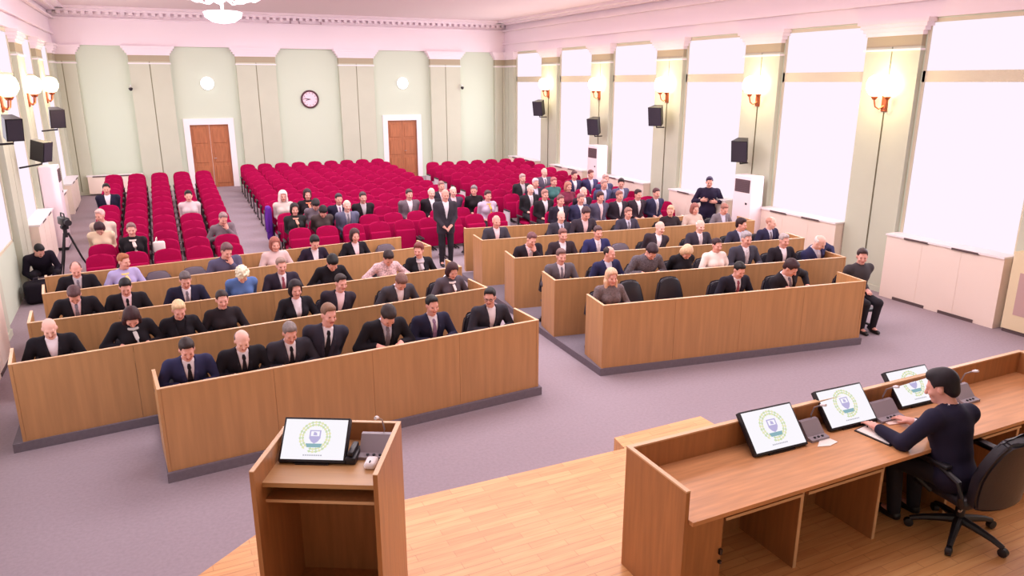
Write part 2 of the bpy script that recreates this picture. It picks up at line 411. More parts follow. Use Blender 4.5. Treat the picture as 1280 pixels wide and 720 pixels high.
# ------------------------------------------------------------------ office chairs
def office_chair(m_leather, bh):
    t = thing('office_chair', '', 'chair', (0, 0, 0))
    s = MB(); s.rbox(-.23, .23, -.26, .2, .29, .345, .025); s.build('seat', m_leather, t, True)
    b = bmesh.new(); bmesh.ops.create_cube(b, size=1); bmesh.ops.subdivide_edges(b, edges=b.edges[:], cuts=4, use_grid_fill=True)
    Mt = Matrix.Translation((0, .23, .44)) @ Matrix.Rotation(rad(-10), 4, 'X')
    for v in b.verts:
        z = v.co.z+.5; x = v.co.x*2; w = (.235-.045*z*z)*(1-.14*abs(x)**4*z)
        v.co = Vector((x*w, v.co.y*.08-.03*(1-x*x)+.02, z*bh*(1-.12*x*x)))
    bmesh.ops.bevel(b, geom=[e for e in b.edges if e.calc_face_angle(0) > .8], offset=.02, segments=2, affect='EDGES')
    b.verts.index_update()
    m = MB(); m.add([Mt@v.co for v in b.verts], [[v.index for v in f.verts] for f in b.faces]); b.free(); m.build('backrest', m_leather, t, True)
    for sx in ((-1, 1) if bh > .4 else ()):
        a = MB(); x = sx*.27
        a.tube([(x*.85, .08, .4), (x, .09, .5), (x, .06, .6), (x, -.2, .61), (x, -.22, .5), (x*.85, -.1, .4)], .014, 6)
        a.build('armrest', BLACKP, t, True)
    c = MB(); c.lathe([(.03, .1), (.03, .28), (.05, .28), (.05, .295)], 10); c.build('column', BLACKP, t, True)
    f = MB()
    for k in range(5):
        a_ = k*2*PI/5+.3; ca, sa = math.cos(a_), math.sin(a_)
        f.tube([(0, 0, .11), (.15*ca, .15*sa, .1), (.27*ca, .27*sa, .075)], [.028, .022, .016], 6)
    f.build('base', BLACKP, t, True)
    for k in range(5):
        a_ = k*2*PI/5+.3; w = MB(); w.lathe([(.012, -.022), (.03, -.018), (.03, .018), (.012, .022)], 10, Matrix.Translation((.27*math.cos(a_), .27*math.sin(a_), .032)) @ Matrix.Rotation(PI/2, 4, 'X'))
        w.build('caster', BLACKP, t, True)
    proto_done(t); return t
CHAIRS = {'tall': office_chair(LEATHER, .42), 'low': office_chair(LEATHER, .33), 'grey': office_chair(mat('chair_grey', (112, 100, 112), .7), .33)}; CH_USED = set()
def put_chair(x, y, z, rz, label, group=None, kind='low'):
    o = CHAIRS[kind] if kind not in CH_USED else copy_tree(CHAIRS[kind]); CH_USED.add(kind)
    o.location = (x, y, z); o.rotation_euler = (0, 0, rz); o['label'] = label
    if group: o['group'] = group
    elif 'group' in o: del o['group']
    return o
def at_row(r, px, off, z):
    "point of the line OFF behind the panel of row R whose picture column at height z is px"
    p, d, n, L = rowframe(r); lo, hi = -2.0, L+2.0
    for _ in range(50):
        mid = (lo+hi)/2; q = p+d*mid+n*off; q.z = z
        if project(q)[0] < px: lo = mid
        else: hi = mid
    return q, math.atan2(d.y, d.x)
for r, px, lab in (('R1', 798, 'empty black leather chair next to the blonde woman at the front right desk'), ('R1', 849, 'empty black leather chair, middle of the front right desk'),
                   ('R3', 783, 'empty grey-looking chair between two men at the third right desk'), ('L4', 200, 'empty dark chair beside the ginger woman at the fourth left desk'),
                   ('L4', 246, 'empty dark chair left of the person resting on one hand, fourth left desk'), ('L4', 489, 'empty dark chair at the right end of the fourth left desk')):
    q, a = at_row(r, px, .72 if r == 'R1' else .62, .85)
    put_chair(q.x, q.y, .1, a, lab, 'empty office chairs at the long desks', 'tall' if r == 'R1' else 'grey')
# ------------------------------------------------------------------ emblem on the screens
def emblem(parent, w, h, M):
    """wreath with a pale crest, a teal ribbon bar and a line of small print; lies on the screen face (local x right, y up)"""
    G, Y, V, T, K = (emat('logo_green', rgb(214, 228, 186), .95), emat('logo_yellow', rgb(238, 236, 190), .95), emat('logo_violet', rgb(200, 190, 232), .9), emat('logo_teal', rgb(150, 188, 198), .9), emat('logo_grey', rgb(196, 192, 204), .9))
    m = MB(); R = h*.30
    for k in range(26):
        a = rad(-75)+k*rad(330)/25*1.0 - rad(90)+rad(60)
        c = Vector((R*math.cos(a), R*math.sin(a)+h*.06, .0)); t_ = Vector((-math.sin(a), math.cos(a), 0)); u = Vector((math.cos(a), math.sin(a), 0))
        m.cur = k % 2
        for sgn in (-1, 1):
            q = c+u*sgn*R*.1
            m.add([M@(q-t_*R*.15), M@(q+u*R*.10), M@(q+t_*R*.18), M@(q-u*R*.10)], [(0, 1, 2, 3)])
    m.cur = 2
    m.add([M@Vector((x*R, y*R+h*.06, .0005)) for x, y in ((-.42, .5), (.42, .5), (.42, -.1), (.25, -.35), (0, -.5), (-.25, -.35), (-.42, -.1))], [tuple(range(7))])
    m.cur = 5
    m.add([M@Vector((x*R, y*R+h*.06, .001)) for x, y in ((-.32, .42), (.32, .42), (.32, .05), (-.32, .05))], [(0, 1, 2, 3)])
    m.cur = 2
    m.add([M@Vector((x*R, y*R+h*.06, .0015)) for x, y in ((-.1, .38), (.12, .3), (.16, .1), (-.14, .12))], [(0, 1, 2, 3)])
    m.cur = 3
    m.add([M@Vector((x*R, y*R+h*.06, .0015)) for x, y in ((-.62, -.5), (.62, -.5), (.5, -.78), (-.5, -.78))], [(0, 1, 2, 3)])
    m.cur = 4
    for k in range(9): 
        x = (k-4)*.16*R
        m.add([M@Vector((x+a_*R, -h*.36+b_*R, .0005)) for a_, b_ in ((-.06, 0), (.06, 0), (.06, .09), (-.06, .09))], [(0, 1, 2, 3)])
    o = m.build('screen_emblem', [G, Y, V, T, K, SCREEN], parent); return o
def monitor(label, loc, rz, w, h, tilt, z=0):
    """a slab monitor reclining on a low stand; local -y faces the user"""
    t = thing('monitor', label, 'monitor', loc, rz, 'flat monitors on the stage furniture')
    M = Matrix.Translation((0, 0, .02)) @ Matrix.Rotation(rad(90-tilt), 4, 'X')      # x right, y up the screen, z out of the face
    b = MB(); b.rbox(-w/2, w/2, 0, h, -.045, 0, .006, 2, M); b.build('casing', BLACKP, t, True)
    s = MB(); s.box(-w/2+.014, w/2-.014, .018, h-.014, -.001, .0015, M); so = s.build('screen', SCREEN, t)
    emblem(so, w, h, M @ Matrix.Translation((0, h/2, .0022)))
    k = MB(); a = M @ Vector((0, h*.6, -.04))
    k.box(-w*.15, w*.15, a.y-.02, a.y+.02, 0, a.z); k.box(-w*.25, w*.25, .0, a.y+.06, 0, .012); k.build('stand', BLACKP, t)
    return t
# ------------------------------------------------------------------ lectern
LZ = SZ
ang = math.atan2(4.40-4.76, 1.26-.59)
lx, ly = .755, 4.255     # centre of the top outline
W, D, HT = .76, .70, 1.2
t = thing('lectern', 'wooden lectern with a sunken top, open at the back, on the parquet stage', 'lectern', (lx, ly, LZ), ang)
hw, hd = W/2, D/2
for sx in (-1, 1):
    p = MB(); x0, x1 = (-hw, -hw+.028) if sx < 0 else (hw-.028, hw)
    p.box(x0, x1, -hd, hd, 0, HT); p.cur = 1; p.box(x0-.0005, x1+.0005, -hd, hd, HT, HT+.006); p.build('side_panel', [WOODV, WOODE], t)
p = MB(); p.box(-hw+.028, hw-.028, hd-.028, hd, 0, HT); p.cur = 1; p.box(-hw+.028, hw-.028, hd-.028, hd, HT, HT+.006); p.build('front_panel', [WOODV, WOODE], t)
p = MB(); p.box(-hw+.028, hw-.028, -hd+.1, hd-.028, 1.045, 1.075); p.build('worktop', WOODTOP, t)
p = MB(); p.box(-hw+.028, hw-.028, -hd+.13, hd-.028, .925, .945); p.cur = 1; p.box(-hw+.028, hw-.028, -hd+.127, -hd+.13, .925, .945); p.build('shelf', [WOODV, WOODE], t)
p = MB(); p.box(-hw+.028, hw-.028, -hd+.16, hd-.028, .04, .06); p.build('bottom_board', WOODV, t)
Lm = Matrix.Translation((lx, ly, LZ)) @ Matrix.Rotation(ang, 4, 'Z')
def lp(x, y, z): return tuple(Lm @ Vector((x, y, z)))
monitor('white-screened monitor showing a wreathed emblem, on the lectern', lp(-.12, -.03, 1.075), ang, .43, .29, 42)
def mic_unit(label, loc, rz, w=.16, h=.16, group=None):
    t = thing('conference_microphone', label, 'microphone', loc, rz, group)
    b = MB(); b.prism([(-.07, 0), (.09, 0), (.09, .12), (.06, .12), (-.02, .028), (-.07, .02)], -w/2, w/2, Matrix(((0, 0, 1, 0), (1, 0, 0, 0), (0, 1, 0, 0), (0, 0, 0, 1)))); b.build('console', GLASSG, t)
    g = MB(); g.tube([(.04, .07, .11), (.045, .09, .14), (.04, .06, .22), (.03, -.01, .27)], .006, 6); g.build('gooseneck', METAL, t, True)
    k = MB(); k.tube([(.03, -.005, .268), (.027, -.03, .28), (.025, -.055, .288)], [.009, .013, .010], 8); k.build('microphone_head', mat('mic_head', (226, 216, 220), .6), t, True)
    q = MB()
    for i in range(3): q.lathe([(.01, 0), (.01, .008)], 8, Matrix.Translation((-.04+.04*i, -.045, .0235)))
    q.build('button', BLACKP, t); return t
mic_unit('grey conference microphone console beside the monitor on the lectern', lp(.255, .12, 1.075), ang, .2)
t = thing('computer_mouse', 'white rounded mouse on the lectern top before the grey console', 'mouse', lp(.26, -.02, 1.075), ang)
MB().rbox(-.038, .038, -.055, .055, 0, .045, .02, 4).build('shell', WHITE, t, True); MB().rbox(-.005, .005, -.04, -.015, .038, .05, .003, 1).build('scroll_wheel', DARKM, t)
t = thing('telephone_handset', 'black handset standing between monitor and console on the lectern', 'phone', lp(.125, .07, 1.075), ang)
MB().rbox(-.035, .035, -.09, .09, 0, .05, .012, 2).build('body', BLACKP, t, True); MB().rbox(-.02, .02, -.08, .08, .052, .085, .012, 2).build('handle', BLACKP, t, True)
# ------------------------------------------------------------------ presidium desk on the stage
DX0, DX1, DY0, DY1 = 2.71, 7.15, 3.2, 3.84
t = thing('presidium_desk', 'long wooden presidium desk with raised rim and knee bays on the stage', 'desk', (DX0, DY0, SZ))
LX = DX1-DX0; RH = .94; TZ = .745
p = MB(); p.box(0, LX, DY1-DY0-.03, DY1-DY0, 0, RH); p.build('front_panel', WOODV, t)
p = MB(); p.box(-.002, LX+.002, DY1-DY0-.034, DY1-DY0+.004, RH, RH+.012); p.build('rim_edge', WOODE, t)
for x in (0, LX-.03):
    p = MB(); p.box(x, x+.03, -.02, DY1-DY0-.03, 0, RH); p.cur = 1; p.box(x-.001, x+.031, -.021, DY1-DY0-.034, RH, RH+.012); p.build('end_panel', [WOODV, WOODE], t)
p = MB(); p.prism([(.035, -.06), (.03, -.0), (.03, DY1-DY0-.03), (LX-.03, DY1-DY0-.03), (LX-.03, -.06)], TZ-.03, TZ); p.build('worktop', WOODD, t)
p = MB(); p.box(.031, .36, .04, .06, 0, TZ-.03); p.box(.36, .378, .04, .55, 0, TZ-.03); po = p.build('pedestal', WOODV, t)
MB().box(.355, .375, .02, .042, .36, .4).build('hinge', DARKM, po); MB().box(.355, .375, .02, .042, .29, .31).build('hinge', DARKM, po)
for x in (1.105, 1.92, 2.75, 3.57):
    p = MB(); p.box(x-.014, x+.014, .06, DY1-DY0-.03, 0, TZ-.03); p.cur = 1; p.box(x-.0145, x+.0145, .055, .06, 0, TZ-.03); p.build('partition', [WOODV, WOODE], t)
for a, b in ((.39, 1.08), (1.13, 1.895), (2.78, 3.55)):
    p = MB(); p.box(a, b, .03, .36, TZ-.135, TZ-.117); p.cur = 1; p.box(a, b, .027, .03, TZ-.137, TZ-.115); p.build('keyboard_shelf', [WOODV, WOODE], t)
WZ = SZ+TZ
monitor('monitor with emblem nearest the free end of the stage desk', (3.93, 3.58, WZ), rad(-2), .5, .34, 42)
monitor('monitor with emblem on the stage desk, next to the tablet', (4.76, 3.64, WZ), rad(-2), .5, .33, 42)
monitor('bright monitor directly before the seated speaker', (5.62, 3.68, WZ), rad(-2), .5, .33, 42)
mic_unit('microphone console between the two emblem monitors on the stage desk', (4.33, 3.66, WZ), 0, .18, .16, 'microphone consoles on the stage desk')
mic_unit('wide microphone console between the second monitor and the speaker', (5.14, 3.66, WZ), 0, .26, .16, 'microphone consoles on the stage desk')
mic_unit('microphone console right of the speaker on the stage desk', (6.05, 3.6, WZ), 0, .2, .16, 'microphone consoles on the stage desk')
m = MB(); m.prism([(0, 0), (.5*.2, .02), (.09, .1), (.0, .1), (-.1, .03)], 0, .004)
tag(m.build('paper_sheet', PAPER), 'small pink-white paper by the microphone at the emblem monitors', 'paper').location = (4.33, 3.5, WZ+.001)
def sheet(label, pts, mt, name, cat):
    c = Vector((sum(p[0] for p in pts)/4, sum(p[1] for p in pts)/4, 0))
    m = MB(); m.prism([(p[0]-c.x, p[1]-c.y) for p in pts], 0, .006); o = m.build(name, mt); o.location = (c.x, c.y, WZ+.0005); return tag(o, label, cat)
t = thing('document_folder', 'open dark-edged folder with white page under the speaker\'s hand', 'folder', (4.85, 3.45, WZ))
m = MB(); m.prism([(-.15, .15), (.13, .2), (.03, -.13), (-.12, -.15)], .0005, .008); m.build('cover', BLACKP, t)
m = MB(); m.prism([(-.135, .14), (.12, .18), (.03, -.11), (-.11, -.13)], .0085, .012); m.build('page', PAPER, t)
sheet('pinkish paper sheet lying beside the speaker\'s forearm', [(5.04, 3.55), (5.06, 3.73), (5.3, 3.76), (5.27, 3.5)], mat('pink_paper', (250, 222, 214), .8), 'paper_sheet', 'paper')
t = thing('pen', 'dark pen held near the folder on the stage desk', 'pen', (4.88, 3.62, WZ+.013), rad(35))
MB().tube([(-.07, 0, .006), (.06, 0, .006)], .005, 8).build('barrel', BLACKP, t); MB().tube([(.06, 0, .006), (.08, 0, .006)], [.005, .001], 8).build('tip', METAL, t)
# ------------------------------------------------------------------ speaker's big swivel chair
t = thing('swivel_chair', 'large black leather swivel chair under the man at the stage desk', 'chair', (5.27, 3.02, SZ), PI+rad(-6))
s = MB(); s.rbox(-.25, .25, -.27, .22, .37, .46, .04); s.build('seat', LEATHER, t, True)
b = bmesh.new(); bmesh.ops.create_cube(b, size=1); bmesh.ops.subdivide_edges(b, edges=b.edges[:], cuts=6, use_grid_fill=True)
Mt = Matrix.Translation((0, .25, .42)) @ Matrix.Rotation(rad(-15), 4, 'X')
for v in b.verts:
    z = v.co.z+.5; x = v.co.x*2; w = .275*(1-.3*abs(z-.45)**1.5*1.6)
    v.co = Vector((x*w, v.co.y*.09-.05*(x*x)*1.0+.03-.03*math.sin(z*PI), z*.68*(1-.1*x*x)))
bmesh.ops.bevel(b, geom=[e for e in b.edges if e.calc_face_angle(0) > .8], offset=.025, segments=3, affect='EDGES')
b.verts.index_update(); m = MB(); m.add([Mt@v.co for v in b.verts], [[v.index for v in f.verts] for f in b.faces]); b.free()
m.build('backrest', LEATHER, t, True)
for sx in (-1, 1):
    a = MB(); x = sx*.3
    a.tube([(x*.8, .17, .40), (x, .2, .5), (x, .17, .6), (x, .0, .655), (x, -.2, .65), (x, -.26, .58), (x, -.2, .48), (x*.8, -.08, .39)], .022, 8)
    a.build('armrest', BLACKP, t, True)
    a = MB(); a.rbox(x-.035, x+.035, -.22, .08, .655, .69, .014, 2); a.build('arm_pad', BLACKP, t, True)
c = MB(); c.lathe([(.035, .12), (.035, .3), (.06, .3), (.06, .37)], 12); c.build('column', BLACKP, t, True)
c = MB(); c.tube([(.0, .06, .34), (.14, .12, .34), (.2, .14, .33)], .012, 8); c.build('tilt_lever', METAL, t, True)
for k in range(5):
    a_ = k*2*PI/5+.55; ca, sa = math.cos(a_), math.sin(a_)
    f = MB(); f.tube([(0.02*ca, .02*sa, .14), (.13*ca, .13*sa, .125), (.25*ca, .25*sa, .1), (.33*ca, .33*sa, .07)], [.036, .03, .024, .02], 8); f.build('leg', BLACKP, t, True)
    w = MB(); w.lathe([(.012, -.026), (.034, -.02), (.034, .02), (.012, .026)], 12, Matrix.Translation((.335*ca, .335*sa, .035)) @ Matrix.Rotation(a_, 4, 'Z') @ Matrix.Rotation(PI/2, 4, 'X')); w.build('caster', BLACKP, t, True)
# ------------------------------------------------------------------ wall things
def sconce(label, x, y, d):
    """two-globe wall lamp: back plate, curved arms, glass globes; d = +1 stands out towards +x"""
    t = thing('wall_sconce', label, 'wall lamp', (x, y, 3.3), 0, 'glowing sconces on the window pilasters')
    p = MB(); p.rbox(-.02*d if d > 0 else -.0, 0 if d < 0 else .03, -.06, .06, -.1, .18, .008, 1) if False else p.rbox(min(0, .03*d), max(0, .03*d), -.06, .06, -.1, .18, .008, 1); p.build('back_plate', BRASS, t)
    for s in (-1, 1):
        a = MB(); a.tube([(.02*d, 0, 0), (.07*d, s*.06, -.06), (.11*d, s*.11, -.02), (.13*d, s*.13, .1)], .014, 6)
        a.lathe([(.03, .0), (.06, .05), (.055, .06)], 10, Matrix.Translation((.13*d, s*.13, .1))); a.build('arm', BRASS, t, True)
        g = MB(); g.lathe([(.02, 0), (.10, .04), (.155, .13), (.16, .22), (.125, .32), (.05, .37)], 14, Matrix.Translation((.13*d, s*.13, .15))); g.build('glass_globe', LAMP, t, True)
    l = bpy.data.lights.new('sconce_light', 'POINT'); l.energy = 30; l.color = (1, .78, .4); l.shadow_soft_size = .12
    lo = bpy.data.objects.new('sconce_light', l); C.objects.link(lo); lo.location = (x+.42*d, y, 3.6)
for i, (a, b) in enumerate(PY[1:7]):
    nm = ['closest to the stage', 'second from the stage', 'third from the stage', 'fourth from the stage', 'fifth from the stage', 'farthest from the stage'][i]
    if i >= 1: sconce('glowing brass wall sconce on the right wall, '+['', 'closest to the stage', 'second from the stage', 'third from the stage', 'fourth from the stage', 'fifth from the stage'][i], XR, (a+b)/2, -1)
    if i >= 3: sconce('glowing wall sconce on the left wall, '+['above the big black loudspeaker', 'above the tall air conditioner', 'in the far corner'][i-3], XL, (a+b)/2, 1)
    if i >= 1:
        m = MB(); m.tube([(XR-.012, (a+b)/2, 3.2), (XR-.012, (a+b)/2, fz(a)+.1)], .008, 5); tag(m.build('wire_conduit', mat('conduit', (118, 112, 92), .7)), 'dark wire running down below the right wall sconce '+nm, 'cable', 'wires below the right sconces')
def speaker(label, x, y, z, rz, arm, w=.34, h=.5, dd=.28, tilt=12):
    t = thing('loudspeaker', label, 'loudspeaker', (x, y, z), rz, 'black loudspeakers on the walls')
    M = Matrix.Rotation(rad(tilt), 4, 'X')
    b = MB(); b.prism([(-w/2, -dd/2), (w/2, -dd/2), (w*.32, dd/2), (-w*.32, dd/2)], -h/2, h/2, M); b.build('cabinet', BLACKP, t)
    g = MB(); g.rbox(-w/2+.015, w/2-.015, -dd/2-.012, -dd/2, -h/2+.015, h/2-.015, .008, 2, M); g.build('grille', mat('speaker_grille', (52, 44, 58), .8), t)
    k = MB(); k.tube([(0, 0, -h/2), (0, .02, -h/2-.06), arm], .018, 6); k.build('bracket', BLACKP, t); return t
speaker('big black loudspeaker on a bracket, left wall nearest the camera', XL+.42, 13.1, 3.05, rad(25), (-.42, -.02, -.23), .23, .33)
speaker('black loudspeaker above the left air conditioner', XL+.4, 15.85, 2.5, rad(60), (-.15, .35, -.3), .25, .36)
speaker('black loudspeaker on the far left pilaster', XL+.38, 19.2, 2.95, rad(20), (-.34, -.15, -.27), .30, .40)
for y, z, nm in ((21.6, 2.9, 'on the fifth right pilaster, near the far corner'), (18.2, 2.5, 'above the far right air conditioner'), (15.3, 2.9, 'between the third and fourth right windows'), (12.25, 2.3, 'above the near right air conditioner')):
    speaker('black loudspeaker '+nm, XR-.36, y, z, rad(-58), (.06, .36, -.3), .34, .46)
def aircon(label, x, y, z, rz):
    t = thing('air_conditioner', label, 'air conditioner', (x, y, z), rz, 'tall floor standing air conditioners')
    MB().rbox(-.27, .27, -.17, .17, .06, 1.8, .02, 2).build('cabinet', mat('aircon_white', (246, 228, 236), .45), t, True)
    MB().box(-.25, .25, -.15, .15, 0, .06).build('plinth', BLACKP, t)
    g = MB(); g.box(-.22, .22, -.178, -.168, 1.45, 1.72)
    for k in range(6): g.box(-.21, .21, -.186, -.176, 1.47+.04*k, 1.485+.04*k)
    g.build('outlet_grille', mat('grille_brown', (98, 76, 84), .6), t)
    MB().box(-.24, .24, -.176, -.168, .15, .7).build('intake_panel', mat('aircon_panel', (226, 206, 212), .6), t)
    MB().box(.12, .17, -.178, -.168, 1.2, 1.24).build('control_panel', BLACKP, t)
aircon('tall white air conditioner with dark grille, right wall behind the standing man', XR-.36, 11.93, 0, rad(-90))
aircon('tall white air conditioner with dark grille, far right wall', XR-.36, 18.0, fz(18), rad(-90))
aircon('tall white air conditioner at the left wall behind the tripod', XL+.18, 18.4, fz(18.4), rad(90))
# near right wall cream cabinet with a grey panel
t = thing('wall_cabinet', 'cream wall cabinet with a grey panel beside the stage at right', 'cabinet', (XR-.06, 6.02, 0))
MB().box(-.12, .1, -.46, .44, .06, 1.25).build('body', mat('cabinet_cream', (232, 214, 178), .6), t); MB().box(-.128, -.118, -.36, .3, .3, .95).build('panel', mat('cabinet_panel', (196, 162, 158), .7), t); MB().box(-.1, .1, -.45, .43, 0, .06).build('plinth', VENT, t)
# clock
t = thing('wall_clock', 'round wall clock with dark rim between the two doors', 'clock', (4.64, YB, 3.16))
R90 = Matrix.Rotation(PI/2, 4, 'X')
m = MB(); m.lathe([(.235, 0), (.29, 0), (.29, .05), (.265, .07), (.235, .05), (.235, 0)], 32, R90, False); m.build('rim', mat('clock_rim', (92, 58, 66), .5), t, True)
m = MB(); m.lathe([(.24, 0), (.24, .03)], 32, R90); m.build('dial', mat('clock_dial', (246, 214, 228), .6), t)
m = MB()
for k in range(12):
    a = k*PI/6; m.box(-.008, .008, -.034, -.03, .18, .215, Matrix.Rotation(a, 4, 'Y'))
m.build('hour_marks', BLACKP, t)
for ln, a in ((.13, rad(-105)), (.18, rad(-80))): m = MB(); m.box(-.009, .009, -.042, -.038, -.02, ln, Matrix.Rotation(a, 4, 'Y')); m.build('hand', BLACKP, t)
for x, nm in ((1.57, 'left'), (7.8, 'right')):
    t = thing('round_wall_lamp', 'glowing round lamp over the %s door' % nm, 'wall lamp', (x, YB, 3.66), 0, 'round lamps over the doors')
    m = MB(); m.lathe([(.2, 0), (.2, .03), (.17, .04)], 24, R90); m.build('back_plate', WHITE, t, True)
    m = MB(); m.lathe([(.19, .04), (.17, .09), (.1, .13), (.02, .145)], 24, R90); m.build('glass_bowl', LAMPW, t, True)
for x, nm in ((-.55, 'on the first back pilaster, left'), (9.9, 'on the last back pilaster near the right corner')):
    t = thing('security_camera', 'small dome camera '+nm, 'camera', (x, YB-.15, 3.5), 0, 'security cameras')
    m = MB(); m.tube([(0, .0, .1), (0, -.12, .1), (0, -.12, .04)], .02, 6); m.build('bracket', WHITE, t)
    m = MB(); m.lathe([(.02, -.05), (.05, -.02), (.06, .03), (.02, .05)], 12, Matrix.Translation((0, -.12, 0))); m.build('dome', DARKM, t, True)
# chandelier
t = thing('chandelier', 'white chandelier of glowing glass bowls under the ceiling', 'chandelier', (1.38, 15.6, 4.76))
m = MB(); m.lathe([(.02, 0), (.2, .03), (.32, .11), (.35, .2), (.3, .22)], 24); m.build('lower_bowl', LAMPW, t, True)
m = MB(); m.tube([(0, 0, .2), (0, 0, ZC-4.78)], .025, 8); m.lathe([(.1, ZC-4.83), (.13, ZC-4.78)], 12); m.build('rod', WHITE, t, True)
for k in range(8):
    a = k*PI/4; ca, sa = math.cos(a), math.sin(a)
    m = MB(); m.tube([(0, 0, .5), (.3*ca, .3*sa, .36), (.55*ca, .55*sa, .42)], .014, 6); m.build('arm', WHITE, t, True)
    m = MB(); m.lathe([(.03, 0), (.12, .05), (.15, .14), (.13, .2)], 12, Matrix.Translation((.58*ca, .58*sa, .40))); m.build('shade', LAMPW, t, True)
# video tripod with camera
t = thing('video_tripod', 'black video camera on a tripod at the left wall', 'tripod', (-1.72, 15.35, fz(15.35)), rad(20))
for k in range(3):
    a = rad(90+120*k+10); m = MB(); m.tube([(.04*math.cos(a), .04*math.sin(a), .98), (.2*math.cos(a), .2*math.sin(a), .5), (.42*math.cos(a), .42*math.sin(a), .01)], [.02, .018, .012], 6); m.build('leg', BLACKP, t)
m = MB(); m.tube([(0, 0, .9), (0, 0, 1.05)], .035, 8); m.rbox(-.06, .06, -.06, .06, 1.05, 1.12, .015, 1); m.build('fluid_head', BLACKP, t)
m = MB(); m.tube([(0, .05, 1.08), (.1, .3, .95)], .011, 6); m.build('pan_handle', BLACKP, t)
m = MB(); m.rbox(-.06, .06, -.17, .17, 1.125, 1.27, .02, 2); m.tube([(0, -.17, 1.2), (0, -.29, 1.2)], [.05, .058], 12); m.tube([(0, -.1, 1.27), (0, -.08, 1.34), (0, .1, 1.34), (0, .12, 1.27)], .012, 6); m.box(.06, .075, -.1, .05, 1.15, 1.24); m.build('video_camera', BLACKP, t, True)
# black bag at the crouching man
t = thing('equipment_bag', 'big black equipment bag before the crouching cameraman', 'bag', (-2.1, 14.5, fz(14.5)), rad(10))
MB().rbox(-.28, .26, -.2, .2, 0, .36, .09, 4).build('body', cloth((24, 18, 30)), t, True)
m = MB(); m.tube([(-.15, 0, .3), (-.1, 0, .42), (.1, 0, .42), (.15, 0, .3)], .014, 6); m.build('strap', cloth((60, 54, 66)), t, True)
